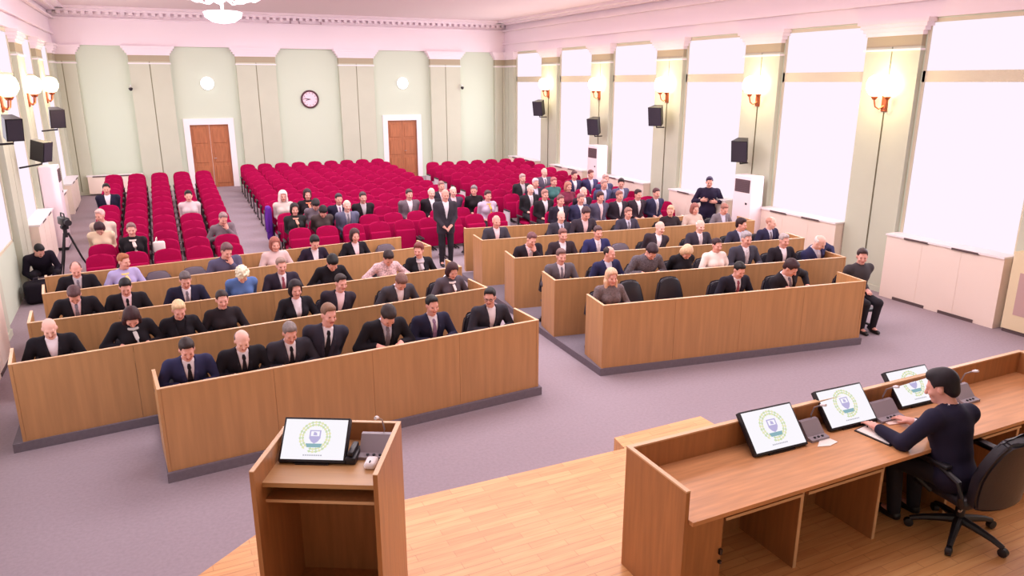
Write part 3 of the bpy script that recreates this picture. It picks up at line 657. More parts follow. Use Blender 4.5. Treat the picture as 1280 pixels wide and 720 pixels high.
# ------------------------------------------------------------------ people: signed distance volumes -> one continuous mesh each
class Vol:
    def __init__(s, lo, hi, h):
        s.lo = np.array(lo, np.float32); s.h = h
        n = np.ceil((np.array(hi)-np.array(lo))/h).astype(int)+1
        s.n = n; s.d = np.full(n, 1.0, np.float32)
        s.ax = [s.lo[i]+h*np.arange(n[i], dtype=np.float32) for i in range(3)]
    def _sub(s, lo, hi):
        a = np.clip(np.floor((lo-s.lo)/s.h).astype(int), 0, s.n-1); b = np.clip(np.ceil((hi-s.lo)/s.h).astype(int)+1, 1, s.n)
        sl = tuple(slice(a[i], b[i]) for i in range(3))
        X, Y, Z = np.meshgrid(*[s.ax[i][sl[i]] for i in range(3)], indexing='ij', sparse=True)
        return sl, X, Y, Z
    def _mix(s, sl, d, k):
        o = s.d[sl]
        if k > 0:
            hh = np.clip(.5+.5*(o-d)/k, 0, 1); s.d[sl] = o+(d-o)*hh-k*hh*(1-hh)
        else: s.d[sl] = np.minimum(o, d)
    def cap(s, a, b, ra, rb=None, k=.02):
        rb = ra if rb is None else rb
        a = np.array(a, np.float32); b = np.array(b, np.float32); mg = max(ra, rb)+k+.03
        sl, X, Y, Z = s._sub(np.minimum(a, b)-mg, np.maximum(a, b)+mg)
        v = b-a; L2 = float(v@v)+1e-9
        t = np.clip(((X-a[0])*v[0]+(Y-a[1])*v[1]+(Z-a[2])*v[2])/L2, 0, 1)
        d = np.sqrt((X-a[0]-t*v[0])**2+(Y-a[1]-t*v[1])**2+(Z-a[2]-t*v[2])**2)-(ra+(rb-ra)*t)
        s._mix(sl, d, k); return s
    def ell(s, c, r, R=None, k=.02, sub=False):
        c = np.array(c, np.float32); r = np.array(r, np.float32); mg = float(r.max())+k+.03
        sl, X, Y, Z = s._sub(c-mg, c+mg)
        x, y, z = X-c[0], Y-c[1], Z-c[2]
        if R is not None:
            x, y, z = (R[0][0]*x+R[1][0]*y+R[2][0]*z), (R[0][1]*x+R[1][1]*y+R[2][1]*z), (R[0][2]*x+R[1][2]*y+R[2][2]*z)
        k0 = np.sqrt((x/r[0])**2+(y/r[1])**2+(z/r[2])**2); k1 = np.sqrt((x/r[0]**2)**2+(y/r[1]**2)**2+(z/r[2]**2)**2)+1e-6
        d = k0*(k0-1)/k1
        if sub:
            o = s.d[sl]; hh = np.clip(.5-.5*(o+d)/k, 0, 1); s.d[sl] = o+(-d-o)*hh+k*hh*(1-hh)
        else: s._mix(sl, d, k)
        return s
    def cut(s, fn):
        X, Y, Z = np.meshgrid(*s.ax, indexing='ij', sparse=True); s.d = np.maximum(s.d, fn(X, Y, Z)).astype(np.float32); return s
    def nets(s):
        f = s.d; f[0] = 1; f[-1] = 1; f[:, 0] = 1; f[:, -1] = 1; f[:, :, 0] = 1; f[:, :, -1] = 1
        g = f < 0; c = g[:-1, :-1, :-1].astype(np.int8)
        offs = [(i, j, k) for i in (0, 1) for j in (0, 1) for k in (0, 1)]
        cnt = sum(g[i:g.shape[0]-1+i, j:g.shape[1]-1+j, k:g.shape[2]-1+k].astype(np.int8) for i, j, k in offs)
        msk = (cnt > 0) & (cnt < 8); I = np.argwhere(msk)
        val = {o: f[I[:, 0]+o[0], I[:, 1]+o[1], I[:, 2]+o[2]] for o in offs}
        acc = np.zeros((len(I), 3), np.float32); num = np.zeros(len(I), np.float32)
        for o in offs:
            for a in range(3):
                if o[a] == 0:
                    p = list(o); p[a] = 1; p = tuple(p)
                    va, vb = val[o], val[p]; x = (va < 0) != (vb < 0)
                    t = np.where(x, va/np.where(x, va-vb, 1), 0)
                    for q in range(3): acc[:, q] += np.where(x, o[q]+(t if q == a else 0), 0)
                    num += x
        V = s.lo+(I+acc/num[:, None])*s.h
        idx = np.full(msk.shape, -1, np.int64); idx[msk] = np.arange(len(I))
        F = []
        for a in range(3):
            b, c_ = (a+1) % 3, (a+2) % 3
            sh = [slice(None)]*3; s0 = list(sh); s1 = list(sh); s0[a] = slice(0, -1); s1[a] = slice(1, None)
            x = np.argwhere(g[tuple(s0)] != g[tuple(s1)])
            x = x[(x[:, b] > 0) & (x[:, c_] > 0) & (x[:, b] < msk.shape[b]) & (x[:, c_] < msk.shape[c_])]
            def cell(db, dc):
                y = x.copy(); y[:, b] -= db; y[:, c_] -= dc; return idx[y[:, 0], y[:, 1], y[:, 2]]
            q = np.stack([cell(1, 1), cell(0, 1), cell(0, 0), cell(1, 0)], 1)
            fl = ~g[x[:, 0], x[:, 1], x[:, 2]]
            q[fl] = q[fl][:, ::-1]; F.append(q)
        return V, np.concatenate(F)
    def mesh(s, name, nm=1, matfn=None):
        V, F = s.nets(); me = bpy.data.meshes.new(name)
        me.vertices.add(len(V)); me.vertices.foreach_set('co', V.astype(np.float32).ravel())
        me.loops.add(len(F)*4); me.loops.foreach_set('vertex_index', F.astype(np.int32).ravel())
        me.polygons.add(len(F)); me.polygons.foreach_set('loop_start', np.arange(len(F), dtype=np.int32)*4)
        try: me.polygons.foreach_set('loop_total', np.full(len(F), 4, np.int32))
        except Exception: pass
        me.polygons.foreach_set('use_smooth', np.ones(len(F), bool))
        for _ in range(nm): me.materials.append(None)
        if matfn is not None:
            cen = V[F].mean(1); me.polygons.foreach_set('material_index', matfn(cen).astype(np.int32))
        me.update(); me.validate(); return me

def v3(*a): return Vector(a)
POSES = {   # lean, side, twist, head pitch, head yaw, head roll, arms
    'A': (6, 0, 0, 8, 0, 0, 'fold'), 'B': (14, 0, 0, 24, 0, 0, 'fold'), 'C': (17, 0, 0, 48, 0, 0, 'write'), 'F': (15, 0, 0, 40, 0, 0, 'wide'),
    'D': (10, 0, -8, 8, -38, 0, 'fold'), 'E': (10, 0, 8, 8, 35, 0, 'fold'), 'G': (20, 6, 0, 22, 12, 12, 'chin'), 'J': (22, 22, 0, 40, 20, 0, 'wide'),
    'L': (4, -10, 0, 8, 10, 0, 'lap'), 'H': (2, 0, 0, 6, 0, 0, 'lap'), 'I': (4, 0, 0, 10, -30, 0, 'lap'), 'K': (40, 8, 0, 42, 25, 0, 'reach'), 'N': (12, 0, 0, 50, 0, 0, 'lap'),
    'S': (0, 0, 0, 10, 0, 0, 'cross'), 'T': (0, 0, 0, 8, 0, 0, 'side'), 'W': (17, 4, 0, 22, 24, 0, 'speaker'), 'U': (0, 0, 0, 8, 0, 0, 'clasp'),
}
def skeleton(pose, fem, standing):
    lean, side, twist, hp, hy, hr, arms = POSES[pose]
    hz = .88 if standing else (.42 if pose == 'K' else .53)
    T = Matrix.Translation((0, 0, hz)) @ Matrix.Rotation(rad(-side), 4, 'Y') @ Matrix.Rotation(rad(lean), 4, 'X') @ Matrix.Rotation(rad(twist), 4, 'Z')
    sw = .175 if fem else .20
    K = {'T': T, 'sw': sw, 'fem': fem, 'standing': standing}
    neck = T @ v3(0, -.005, .555)
    K['H'] = Matrix.Translation(neck) @ Matrix.Rotation(rad(-side*.4), 4, 'Y') @ Matrix.Rotation(rad(hy), 4, 'Z') @ Matrix.Rotation(rad(hp), 4, 'X') @ Matrix.Rotation(rad(hr), 4, 'Y') @ Matrix.Translation((0, -.02, .125))
    W = {}
    f, u = v3(0, -1, 0), v3(0, 0, 1)
    tgt = {'fold': ((.07, -.34, .776), (-.07, -.32, .776)), 'write': ((.11, -.35, .776), (-.12, -.33, .776)), 'wide': ((.16, -.34, .776), (-.17, -.32, .776)),
           'lap': ((.07, -.22, .64), (-.08, -.20, .64)), 'side': ((.22, -.06, .78), (-.22, -.06, .78)), 'clasp': ((.03, -.22, .88), (-.04, -.20, .86)), 'reach': ((.14, -.46, .30), (-.16, -.44, .26)),
           'cross': ((.10, -.19, 1.12), (-.10, -.21, 1.16)), 'chin': (None, (-.12, -.33, .776)), 'speaker': ((.30, -.52, .79), (-.02, -.50, .785))}[arms]
    for i, s in enumerate((1, -1)):
        S = T @ v3(s*sw, .01, .455)
        w = tgt[i]
        if w is None: w = K['H'] @ v3(.05, -.075, -.115); w = tuple(w)
        w = Vector(w)
        l1, l2 = .275, .25
        fd = {'fold': v3(-s*.75, -.6, -.05), 'write': v3(-s*.4, -1, -.05), 'wide': v3(-s*.3, -1, -.05), 'lap': v3(-s*.4, -1, -.1), 'side': v3(0, -.1, -1), 'clasp': v3(-s*.7, -.3, -.6), 'reach': v3(0, -.6, -.8),
              'cross': v3(-s, -.1, .1), 'chin': v3(-.3, .2, 1) if s > 0 else v3(.5, -1, -.05), 'speaker': v3(-s*.2, -1, .0)}[arms].normalized()
        nr = {'side': v3(s, 0, 0), 'reach': v3(s*.4, -.6, .5), 'cross': v3(0, -1, .1), 'chin': v3(0, -1, .2) if s > 0 else u}.get(arms, u)
        nr = (nr-fd*nr.dot(fd)).normalized()
        wr = w-fd*.075
        D = wr-S; L = D.length
        if L > (l1+l2)*.985: k = L/((l1+l2)*.985); l1 *= k; l2 *= k
        dn = D.normalized(); pole = {'wide': v3(s*.9, .3, -.4), 'reach': v3(s*.55, .35, -.5), 'cross': v3(s*.6, .25, -.8), 'lap': v3(s*.12, .8, -.6), 'side': v3(s*.3, .8, 0), 'clasp': v3(s*.5, .6, -.4)}.get(arms, v3(s*.62, .3, -.6))
        pole = (pole-dn*pole.dot(dn)).normalized()
        a = (l1*l1-l2*l2+L*L)/(2*L); h = math.sqrt(max(1e-6, l1*l1-a*a)); E = S+dn*a+pole*h
        W[s] = (S, E, wr, fd, nr)
    K['arm'] = W
    if standing: K['leg'] = {s: (T @ v3(s*.09, 0, .0), v3(s*.10, -.015, .47), v3(s*.10, .03, .075)) for s in (1, -1)}
    elif pose == 'K': K['leg'] = {s: (T @ v3(s*.09, 0, .02), v3(s*.2, -.34, .44), v3(s*.16, -.10, .075)) for s in (1, -1)}
    else: K['leg'] = {s: (T @ v3(s*.085, 0, .02), v3(s*.12, -.41, .50), v3(s*.11, -.36, .075)) for s in (1, -1)}
    return K
def bounds(K):
    P = [K['H'] @ v3(0, 0, .14), K['H'] @ v3(0, -.15, -.12), K['T'] @ v3(0, .2, 0)]
    for s in (1, -1):
        S, E, w, fd, nr = K['arm'][s]; P += [S, E, w, w+fd*.2]; P += list(K['leg'][s]); P.append(K['leg'][s][2]+v3(0, -.22, -.08))
    lo = [min(p[i] for p in P)-.13 for i in range(3)]; hi = [max(p[i] for p in P)+.13 for i in range(3)]
    lo[2] = -.02; return lo, hi
def torso(v, K, g):
    T = K['T']; R = T.to_3x3(); f = K['fem']; sw = K['sw']
    def e(c, r, k=.04): v.ell(T @ Vector(c), [x+g for x in r], R, k)
    e((0, .0, .02), (.165, .118, .12)); e((0, -.005, .19), (.135 if f else .15, .1, .16)); e((0, -.01, .36), (.15 if f else .172, .112, .16))
    v.cap(T @ v3(-sw+.02, .01, .455), T @ v3(sw-.02, .01, .455), .056+g, k=.05)
    v.cap(T @ v3(0, .015, .48), T @ v3(0, .0, .54), .07+g*.6, .05+g*.5, k=.05)
    if f:
        for s in (1, -1): v.ell(T @ v3(s*.07, -.095, .34), [.06+g]*3, None, .04)
def arms(v, K, g, wrist=True, ends=True):
    for s in (1, -1):
        S, E, w, fd, nr = K['arm'][s]; q = .9 if K['fem'] else 1
        v.cap(S, E, .052*q+g, .041*q+g, k=.03); e2 = w if wrist else E+(w-E)*.9
        v.cap(E, e2, .041*q+g, .027*q+g, k=.02)
def legs(v, K, g):
    for s in (1, -1):
        h, k, a = K['leg'][s]; v.cap(h, k, .082+g, .055+g, k=.04); v.cap(k, a, .053+g, .038+g, k=.03)
def hand(v, w, fd, nr, s, curl=.35):
    sd = fd.cross(nr).normalized()
    if (sd.dot(v3(s, 0, 0)) < 0) if abs(sd.x) > .2 else False: pass
    tdir = -s
    R = Matrix((sd, fd, nr)).transposed()
    v.ell(w+fd*.052, (.042, .052, .018), R, .012); v.cap(w, w+fd*.03, .026, .026, k=.02)
    for i, (o, L) in enumerate(((-.031, .85), (-.0105, 1), (.0105, .95), (.031, .75))):
        b = w+fd*.088+sd*o; d1 = (fd-nr*curl*.5+sd*o*1.2).normalized(); m = b+d1*.042*L; d2 = (fd*.8-nr*curl*1.6).normalized(); t = m+d2*.036*L
        v.cap(b-fd*.02, m, .0095, .009, k=.004); v.cap(m, t, .009, .0075, k=.003)
    # thumb leaves the side of the palm near its base, towards the body's midline
    mid = v3(-s, 0, 0) if abs(fd.x) < .8 else v3(0, 0, 1)
    sg = 1 if sd.dot(mid) > 0 else -1
    b = w+fd*.03+sd*sg*.03; m = b+(fd*.6+sd*sg*.75-nr*.2).normalized()*.036; t = m+(fd*.95+sd*sg*.25-nr*.25).normalized()*.032
    v.cap(b, m, .013, .010, k=.008); v.cap(m, t, .010, .008, k=.004)
def head(v, K):
    H = K['H']; R = H.to_3x3()
    def e(c, r, k=.02, sub=False): v.ell(H @ Vector(c), r, R, k, sub)
    e((0, .012, .035), (.074, .094, .086), .02); e((0, -.022, -.04), (.06, .07, .078), .04); e((0, -.066, -.098), (.026, .026, .022), .03)
    v.cap(H @ v3(-.034, -.08, .02), H @ v3(.034, -.08, .02), .013, k=.015)
    for s in (1, -1):
        e((s*.031, -.098, .002), (.016, .014, .011), .012, True); e((s*.031, -.080, .001), (.014, .014, .012), .004)
        e((s*.04, -.066, -.035), (.024, .022, .02), .02); e((s*.076, .01, -.012), (.011, .021, .032), .008)
    v.cap(H @ v3(0, -.090, .008), H @ v3(0, -.112, -.034), .009, .015, k=.012)
    v.cap(H @ v3(-.019, -.086, -.064), H @ v3(.019, -.086, -.064), .009, k=.008)
    v.cap(H @ v3(0, .02, -.06), K['T'] @ v3(0, .01, .47), .052 if not K['fem'] else .045, .06, k=.03)
def body_mesh(K, h):
    lo, hi = bounds(K); v = Vol(lo, hi, h)
    torso(v, K, -.012); arms(v, K, 0); legs(v, K, -.01); head(v, K)
    for s in (1, -1):
        S, E, w, fd, nr = K['arm'][s]; hand(v, w, fd, nr, s)
        a = K['leg'][s][2]; v.cap(a, a+v3(0, -.12, -.04), .034, .026, k=.03)
    Hi = np.array(K['H'].inverted())
    def mf(c):
        q = c@Hi[:3, :3].T+Hi[:3, 3]; x, y, z = np.abs(q[:, 0]), q[:, 1], q[:, 2]
        m = np.zeros(len(c), int)
        m[(x < .025) & (y < -.07) & (z > -.073) & (z < -.055)] = 1
        m[(np.abs(x-.031) < .0105) & (y < -.07) & (np.abs(z-.001) < .006)] = 2
        return m
    return v.mesh('body', 3, mf)
def garment(K, kind, h):
    """jacket with lapels ('suit'/'open'), closed top ('closed'), shirt, trousers, shoes -> dict of meshes"""
    lo, hi = bounds(K); out = {}; Ti = np.array(K['T'].inverted()); T = K['T']
    def loc(X, Y, Z): return [Ti[i][0]*X+Ti[i][1]*Y+Ti[i][2]*Z+Ti[i][3] for i in range(3)]
    def neckcut(r, zt):
        def fn(X, Y, Z):
            x, y, z = loc(X, Y, Z); return np.minimum(r-np.sqrt(x*x+(y+.0)**2), z-zt)
        return fn
    v = Vol(lo, hi, h); torso(v, K, .022); arms(v, K, .017, False)
    hip = K['T'] @ v3(0, 0, 0)
    if K['standing']: v.cap(T @ v3(-.08, 0, .02), T @ v3(-.09, 0, -.10), .115, .11, k=.03); v.cap(T @ v3(.08, 0, .02), T @ v3(.09, 0, -.10), .115, .11, k=.03)
    if kind in ('suit', 'open'):
        wmax, zb = (.06, .10) if kind == 'suit' else (.066, .14)
        def fn(X, Y, Z):
            x, y, z = loc(X, Y, Z); w = (z-zb)/(.50-zb)*wmax
            return np.minimum(np.minimum(w-np.abs(x), -(y+.02)), z-zb)
        v.cut(fn)
        for s in (1, -1):          # raised lapels along the opening
            pr = None
            for t in np.linspace(0, 1, 6):
                z = zb+.04+(.47-zb-.04)*t; x = s*((z-zb)/(.50-zb)*wmax+.012+.016*math.sin(t*PI)); y = -.125-.012*math.sin(t*2.2) + (.05 if t > .9 else 0)*(t-.9)*10*.9
                p = T @ v3(x, y, z)
                if pr is not None: v.cap(pr, p, .010+.006*math.sin(t*PI), k=.008)
                pr = p
        v.cap(T @ v3(.07, -.05, .49), T @ v3(.06, .05, .525), .014, k=.01); v.cap(T @ v3(-.07, -.05, .49), T @ v3(-.06, .05, .525), .014, k=.01); v.cap(T @ v3(-.06, .05, .525), T @ v3(.06, .05, .525), .014, k=.01)
    v.cut(neckcut(.062, .47))
    out['jacket'] = v.mesh('jacket')
    if kind in ('suit', 'open'):
        v = Vol(lo, hi, h); torso(v, K, .002)
        v.cap(T @ v3(-.045, -.03, .50), T @ v3(.045, -.03, .50), .028, k=.02); v.cap(T @ v3(-.05, .03, .525), T @ v3(.05, .03, .525), .026, k=.02)
        v.cap(T @ v3(-.05, -.03, .50), T @ v3(-.055, .03, .525), .022, k=.02); v.cap(T @ v3(.05, -.03, .50), T @ v3(.055, .03, .525), .022, k=.02)
        for s in (1, -1):
            S, E, w, fd, nr = K['arm'][s]; v.cap(E+(w-E)*.8, E+(w-E)*.96, .034, .033, k=.004)
        v.cut(neckcut(.05, .505)); out['shirt'] = v.mesh('shirt'); sv = v
    if kind == 'suit':
        m = MB(); pts = []
        def front(z):
            for y in np.arange(-.22, .0, .004):
                q = (np.array(T @ v3(0, float(y), z))-sv.lo)/sv.h; i = np.round(q).astype(int)
                if (i >= 0).all() and (i < sv.n).all() and sv.d[tuple(i)] < 0: return float(y)
            return -.05
        prof = [(z, w, front(z)-.006) for z, w in ((.50, .012), (.482, .019), (.462, .021), (.447, .014), (.40, .021), (.33, .027), (.24, .031), (.14, .033))]
        for z, w, y in prof: pts += [T @ v3(-w, y-.010, z), T @ v3(w, y-.010, z), T @ v3(w, y+.006, z), T @ v3(-w, y+.006, z)]
        fs = [(0, 1, 2, 3)]
        for i in range(len(prof)-1):
            for k in range(4): fs.append((i*4+k, i*4+(k+1) % 4, i*4+4+(k+1) % 4, i*4+4+k))
        fs.append(tuple(range(len(pts)-4, len(pts)))); m.add(pts, fs); out['tie'] = m.mesh('tie', [None])
    v = Vol(lo, hi, h*1.2); legs(v, K, .012); v.ell(T @ v3(0, 0, .0), (.165, .12, .11), T.to_3x3(), .03); out['trousers'] = v.mesh('trousers')
    for s in (1, -1):
        v = Vol(lo, (hi[0], hi[1], .22), h)
        a = K['leg'][s][2]; v.cap(a+v3(0, .02, -.035), a+v3(0, -.13, -.045), .04, .034, k=.01); v.ell(a+v3(0, -.06, -.05), (.044, .12, .026), None, .01)
        out['shoe%d' % s] = v.mesh('shoe')
    return out
HAIR = {}
def hair_mesh(style):
    if style in HAIR: return HAIR[style]
    long_ = style in ('bob', 'long', 'veil', 'bun')
    v = Vol((-.16, -.17, -.36), (.16, .19, .20), .0075)
    if style == 'short': v.ell((0, .022, .042), (.083, .102, .095)); v.ell((0, -.036, .094), (.056, .046, .034), None, .03)
    elif style == 'thick': v.ell((0, .026, .047), (.09, .108, .102)); v.ell((0, -.034, .1), (.062, .048, .038), None, .03); v.ell((0, .07, -.03), (.066, .05, .06), None, .03)
    elif style in ('fringe', 'receding'): v.ell((0, .018, .03), (.083, .102, .088))
    elif style == 'curly':
        v.ell((0, .012, .05), (.094, .108, .10)); rr = random.Random(3)
        for i in range(70):
            a, b = rr.uniform(0, 2*PI), rr.uniform(-.3, 1.4); v.ell((.092*math.cos(a)*math.cos(b), .012+.106*math.sin(a)*math.cos(b), .05+.1*math.sin(b)), (.022, .022, .022), None, .01)
    elif style == 'bob': v.ell((0, .014, .045), (.094, .108, .1)); v.ell((0, .035, -.045), (.1, .085, .1), None, .04)
    elif style == 'long': v.ell((0, .014, .045), (.092, .108, .1)); v.ell((0, .04, -.08), (.1, .08, .14), None, .04); v.cap((-.075, .0, -.08), (-.085, -.03, -.24), .034, .022, k=.03); v.cap((.075, .0, -.08), (.085, -.03, -.24), .034, .022, k=.03); v.cap((0, .07, -.1), (0, .09, -.28), .06, .045, k=.04)
    elif style == 'bun': v.ell((0, .014, .04), (.082, .105, .094)); v.ell((0, .115, .05), (.042, .04, .042), None, .02)
    elif style == 'veil': v.ell((0, .014, .04), (.1, .116, .106)); v.ell((0, .03, -.1), (.115, .1, .15), None, .05)
    def face(X, Y, Z):
        if style in ('short', 'thick', 'bun', 'curly'):
            a = np.minimum(-(Y+.035+np.maximum(0, Z)*.25), .078-Z-np.abs(X)*.15)           # face opening below the hairline
            lowcut = (-.03 if style != 'thick' else -.05)-.55*np.maximum(0, Y)-Z if style != 'bun' else -.05-.4*np.maximum(0, Y)-Z
            ear = np.minimum(np.minimum(.02-Z, .035-np.abs(Y-.005)), np.abs(X)-.068)
            return np.maximum(np.maximum(a, lowcut), ear)
        if style == 'fringe': return np.maximum(np.maximum(-(Y-.0), Z-.055), -.05-.3*np.maximum(0, Y)-Z)
        if style == 'receding':
            return np.maximum(np.maximum(np.minimum(-(Y+.02), .14-Z), -.03-.55*np.maximum(0, Y)-Z), np.minimum(np.minimum(.02-Z, .035-np.abs(Y-.005)), np.abs(X)-.068))
        w = .062 if style != 'veil' else .056
        return np.minimum(np.minimum(-(Y+.03), .082-Z-np.abs(X)*.3), w-np.abs(X)+.0*Z)
    v.cut(face); HAIR[style] = v.mesh('hair'); return HAIR[style]
COMBO = {}
def combo(pose, kind, fem, standing, h=.0105):
    key = (pose, kind, fem, standing)
    if key not in COMBO:
        K = skeleton(pose, fem, standing)
        if ('b', pose, fem, standing) not in COMBO: COMBO[('b', pose, fem, standing)] = body_mesh(K, h)
        COMBO[key] = (K, COMBO[('b', pose, fem, standing)], garment(K, kind, h*1.15))
    return COMBO[key]
SK, SKP, SKR = (226, 164, 150), (238, 186, 172), (216, 146, 132)
LIPS, EYED = mat('lips', (178, 92, 92), .5), mat('eye_brow_dark', (62, 44, 46), .5)
def slotset(o, mats):
    for i, m in enumerate(mats):
        o.material_slots[i].link = 'OBJECT'; o.material_slots[i].material = m
def child(name, me, mats, parent):
    o = bpy.data.objects.new(name, me); C.objects.link(o); o.parent = parent; slotset(o, mats); return o
def person(label, pose, kind, fem, hair, hcol, jcol, scol, tcol, loc, rz, s, standing=False, sk=SK, pants=(40, 36, 44), group=None, extra=None, h=.0105, jn=0):
    K, bme, G = combo(pose, kind, fem, standing, h)
    t = thing('person', label, 'person', loc, rz, group); t.scale = (s, s, s)
    child('body', bme, [skin(sk), LIPS, EYED], t)
    child('jacket' if kind != 'closed' else 'top', G['jacket'], [cloth(jcol, jn)], t)
    if 'shirt' in G: child('shirt', G['shirt'], [cloth(scol)], t)
    if 'tie' in G and tcol: child('tie', G['tie'], [cloth(tcol)], t)
    child('trousers', G['trousers'], [cloth(pants)], t); [child('shoe', G[k_], [mat('shoe_black', (28, 24, 28), .4)], t) for k_ in ('shoe1', 'shoe-1')]
    if hair:
        o = child('hair' if hair != 'veil' else 'headscarf', hair_mesh(hair), [hairm(hcol) if hair != 'veil' else cloth(hcol)], t); o.matrix_local = K['H']
    if extra and 'scarf' in extra:
        T = K['T']; m = MB(); R = .085
        m.tube([T @ v3(R*math.sin(a), -.0-R*1.05*math.cos(a), .495+.02*(1-math.cos(a))-.02) for a in [k*2*PI/14 for k in range(14)]], .03, 8, True)
        m.tube([T @ v3(.01, -.115, .46), T @ v3(.03, -.17, .385), T @ v3(.035, -.185, .29), T @ v3(.03, -.165, .2)], [.03, .034, .036, .034], 8, flat=.5)
        m.build('scarf', cloth(extra['scarf']), t, True)
    if extra and 'glasses' in extra:
        m = MB()
        for sx in (1, -1):
            m.tube([(sx*.031+.021*math.cos(a), -.104, .0+.016*math.sin(a)) for a in [k*2*PI/12 for k in range(12)]], .0028, 5, True)
            m.tube([(sx*.052, -.104, .004), (sx*.075, -.06, .006), (sx*.078, .01, .0)], .0025, 5)
        m.tube([(-.011, -.106, .003), (.011, -.106, .003)], .0025, 5)
        o = m.build('eyeglasses', BLACKP, t, True); o.matrix_local = K['H']
    return t
def headpos(pose, fem, standing, loc, rz, s):
    K = skeleton(pose, fem, standing); return Matrix.Translation(loc) @ Matrix.Rotation(rz, 4, 'Z') @ (K['H'] @ v3(0, -.02, .0) * s)
def solve(px, py, pose, fem, standing, base, d, rz, s0=.93, lo=.89, hi=1.0):
    """slide a figure along the line base + u*d until its head falls in the picture column px, then size it to reach py"""
    u, s = 0.0, s0
    for _ in range(30):
        p = project(headpos(pose, fem, standing, base(u), rz, s)); p2 = project(headpos(pose, fem, standing, base(u+.05), rz, s))
        u += (px-p[0])/max(1e-6, (p2[0]-p[0]))*.05
        q = project(headpos(pose, fem, standing, base(u), rz, s+.01)); q0 = project(headpos(pose, fem, standing, base(u), rz, s))
        s = min(hi, max(lo, s+(py-q0[1])/min(-1e-6, (q[1]-q0[1]))*.01))
    return base(u), s
# ------------------------------------------------------------------ the people
NAVY, BLK, CHA, GRY, DNAVY, BRN = (44, 44, 78), (26, 22, 30), (50, 46, 56), (92, 84, 92), (34, 32, 56), (62, 48, 50)
WHT, LBL, PNK, LGR = (236, 226, 236), (206, 204, 226), (236, 206, 214), (198, 188, 196)
TBLK, TGRY, TRED, TMAU = (30, 26, 34), (120, 112, 124), (140, 70, 84), (140, 110, 140)
HB, HDB, HBR, HGY, HWH, HBL, HAU, HGI = (26, 20, 24), (50, 36, 36), (104, 74, 62), (130, 116, 114), (226, 212, 210), (226, 190, 148), (112, 54, 50), (168, 100, 66)
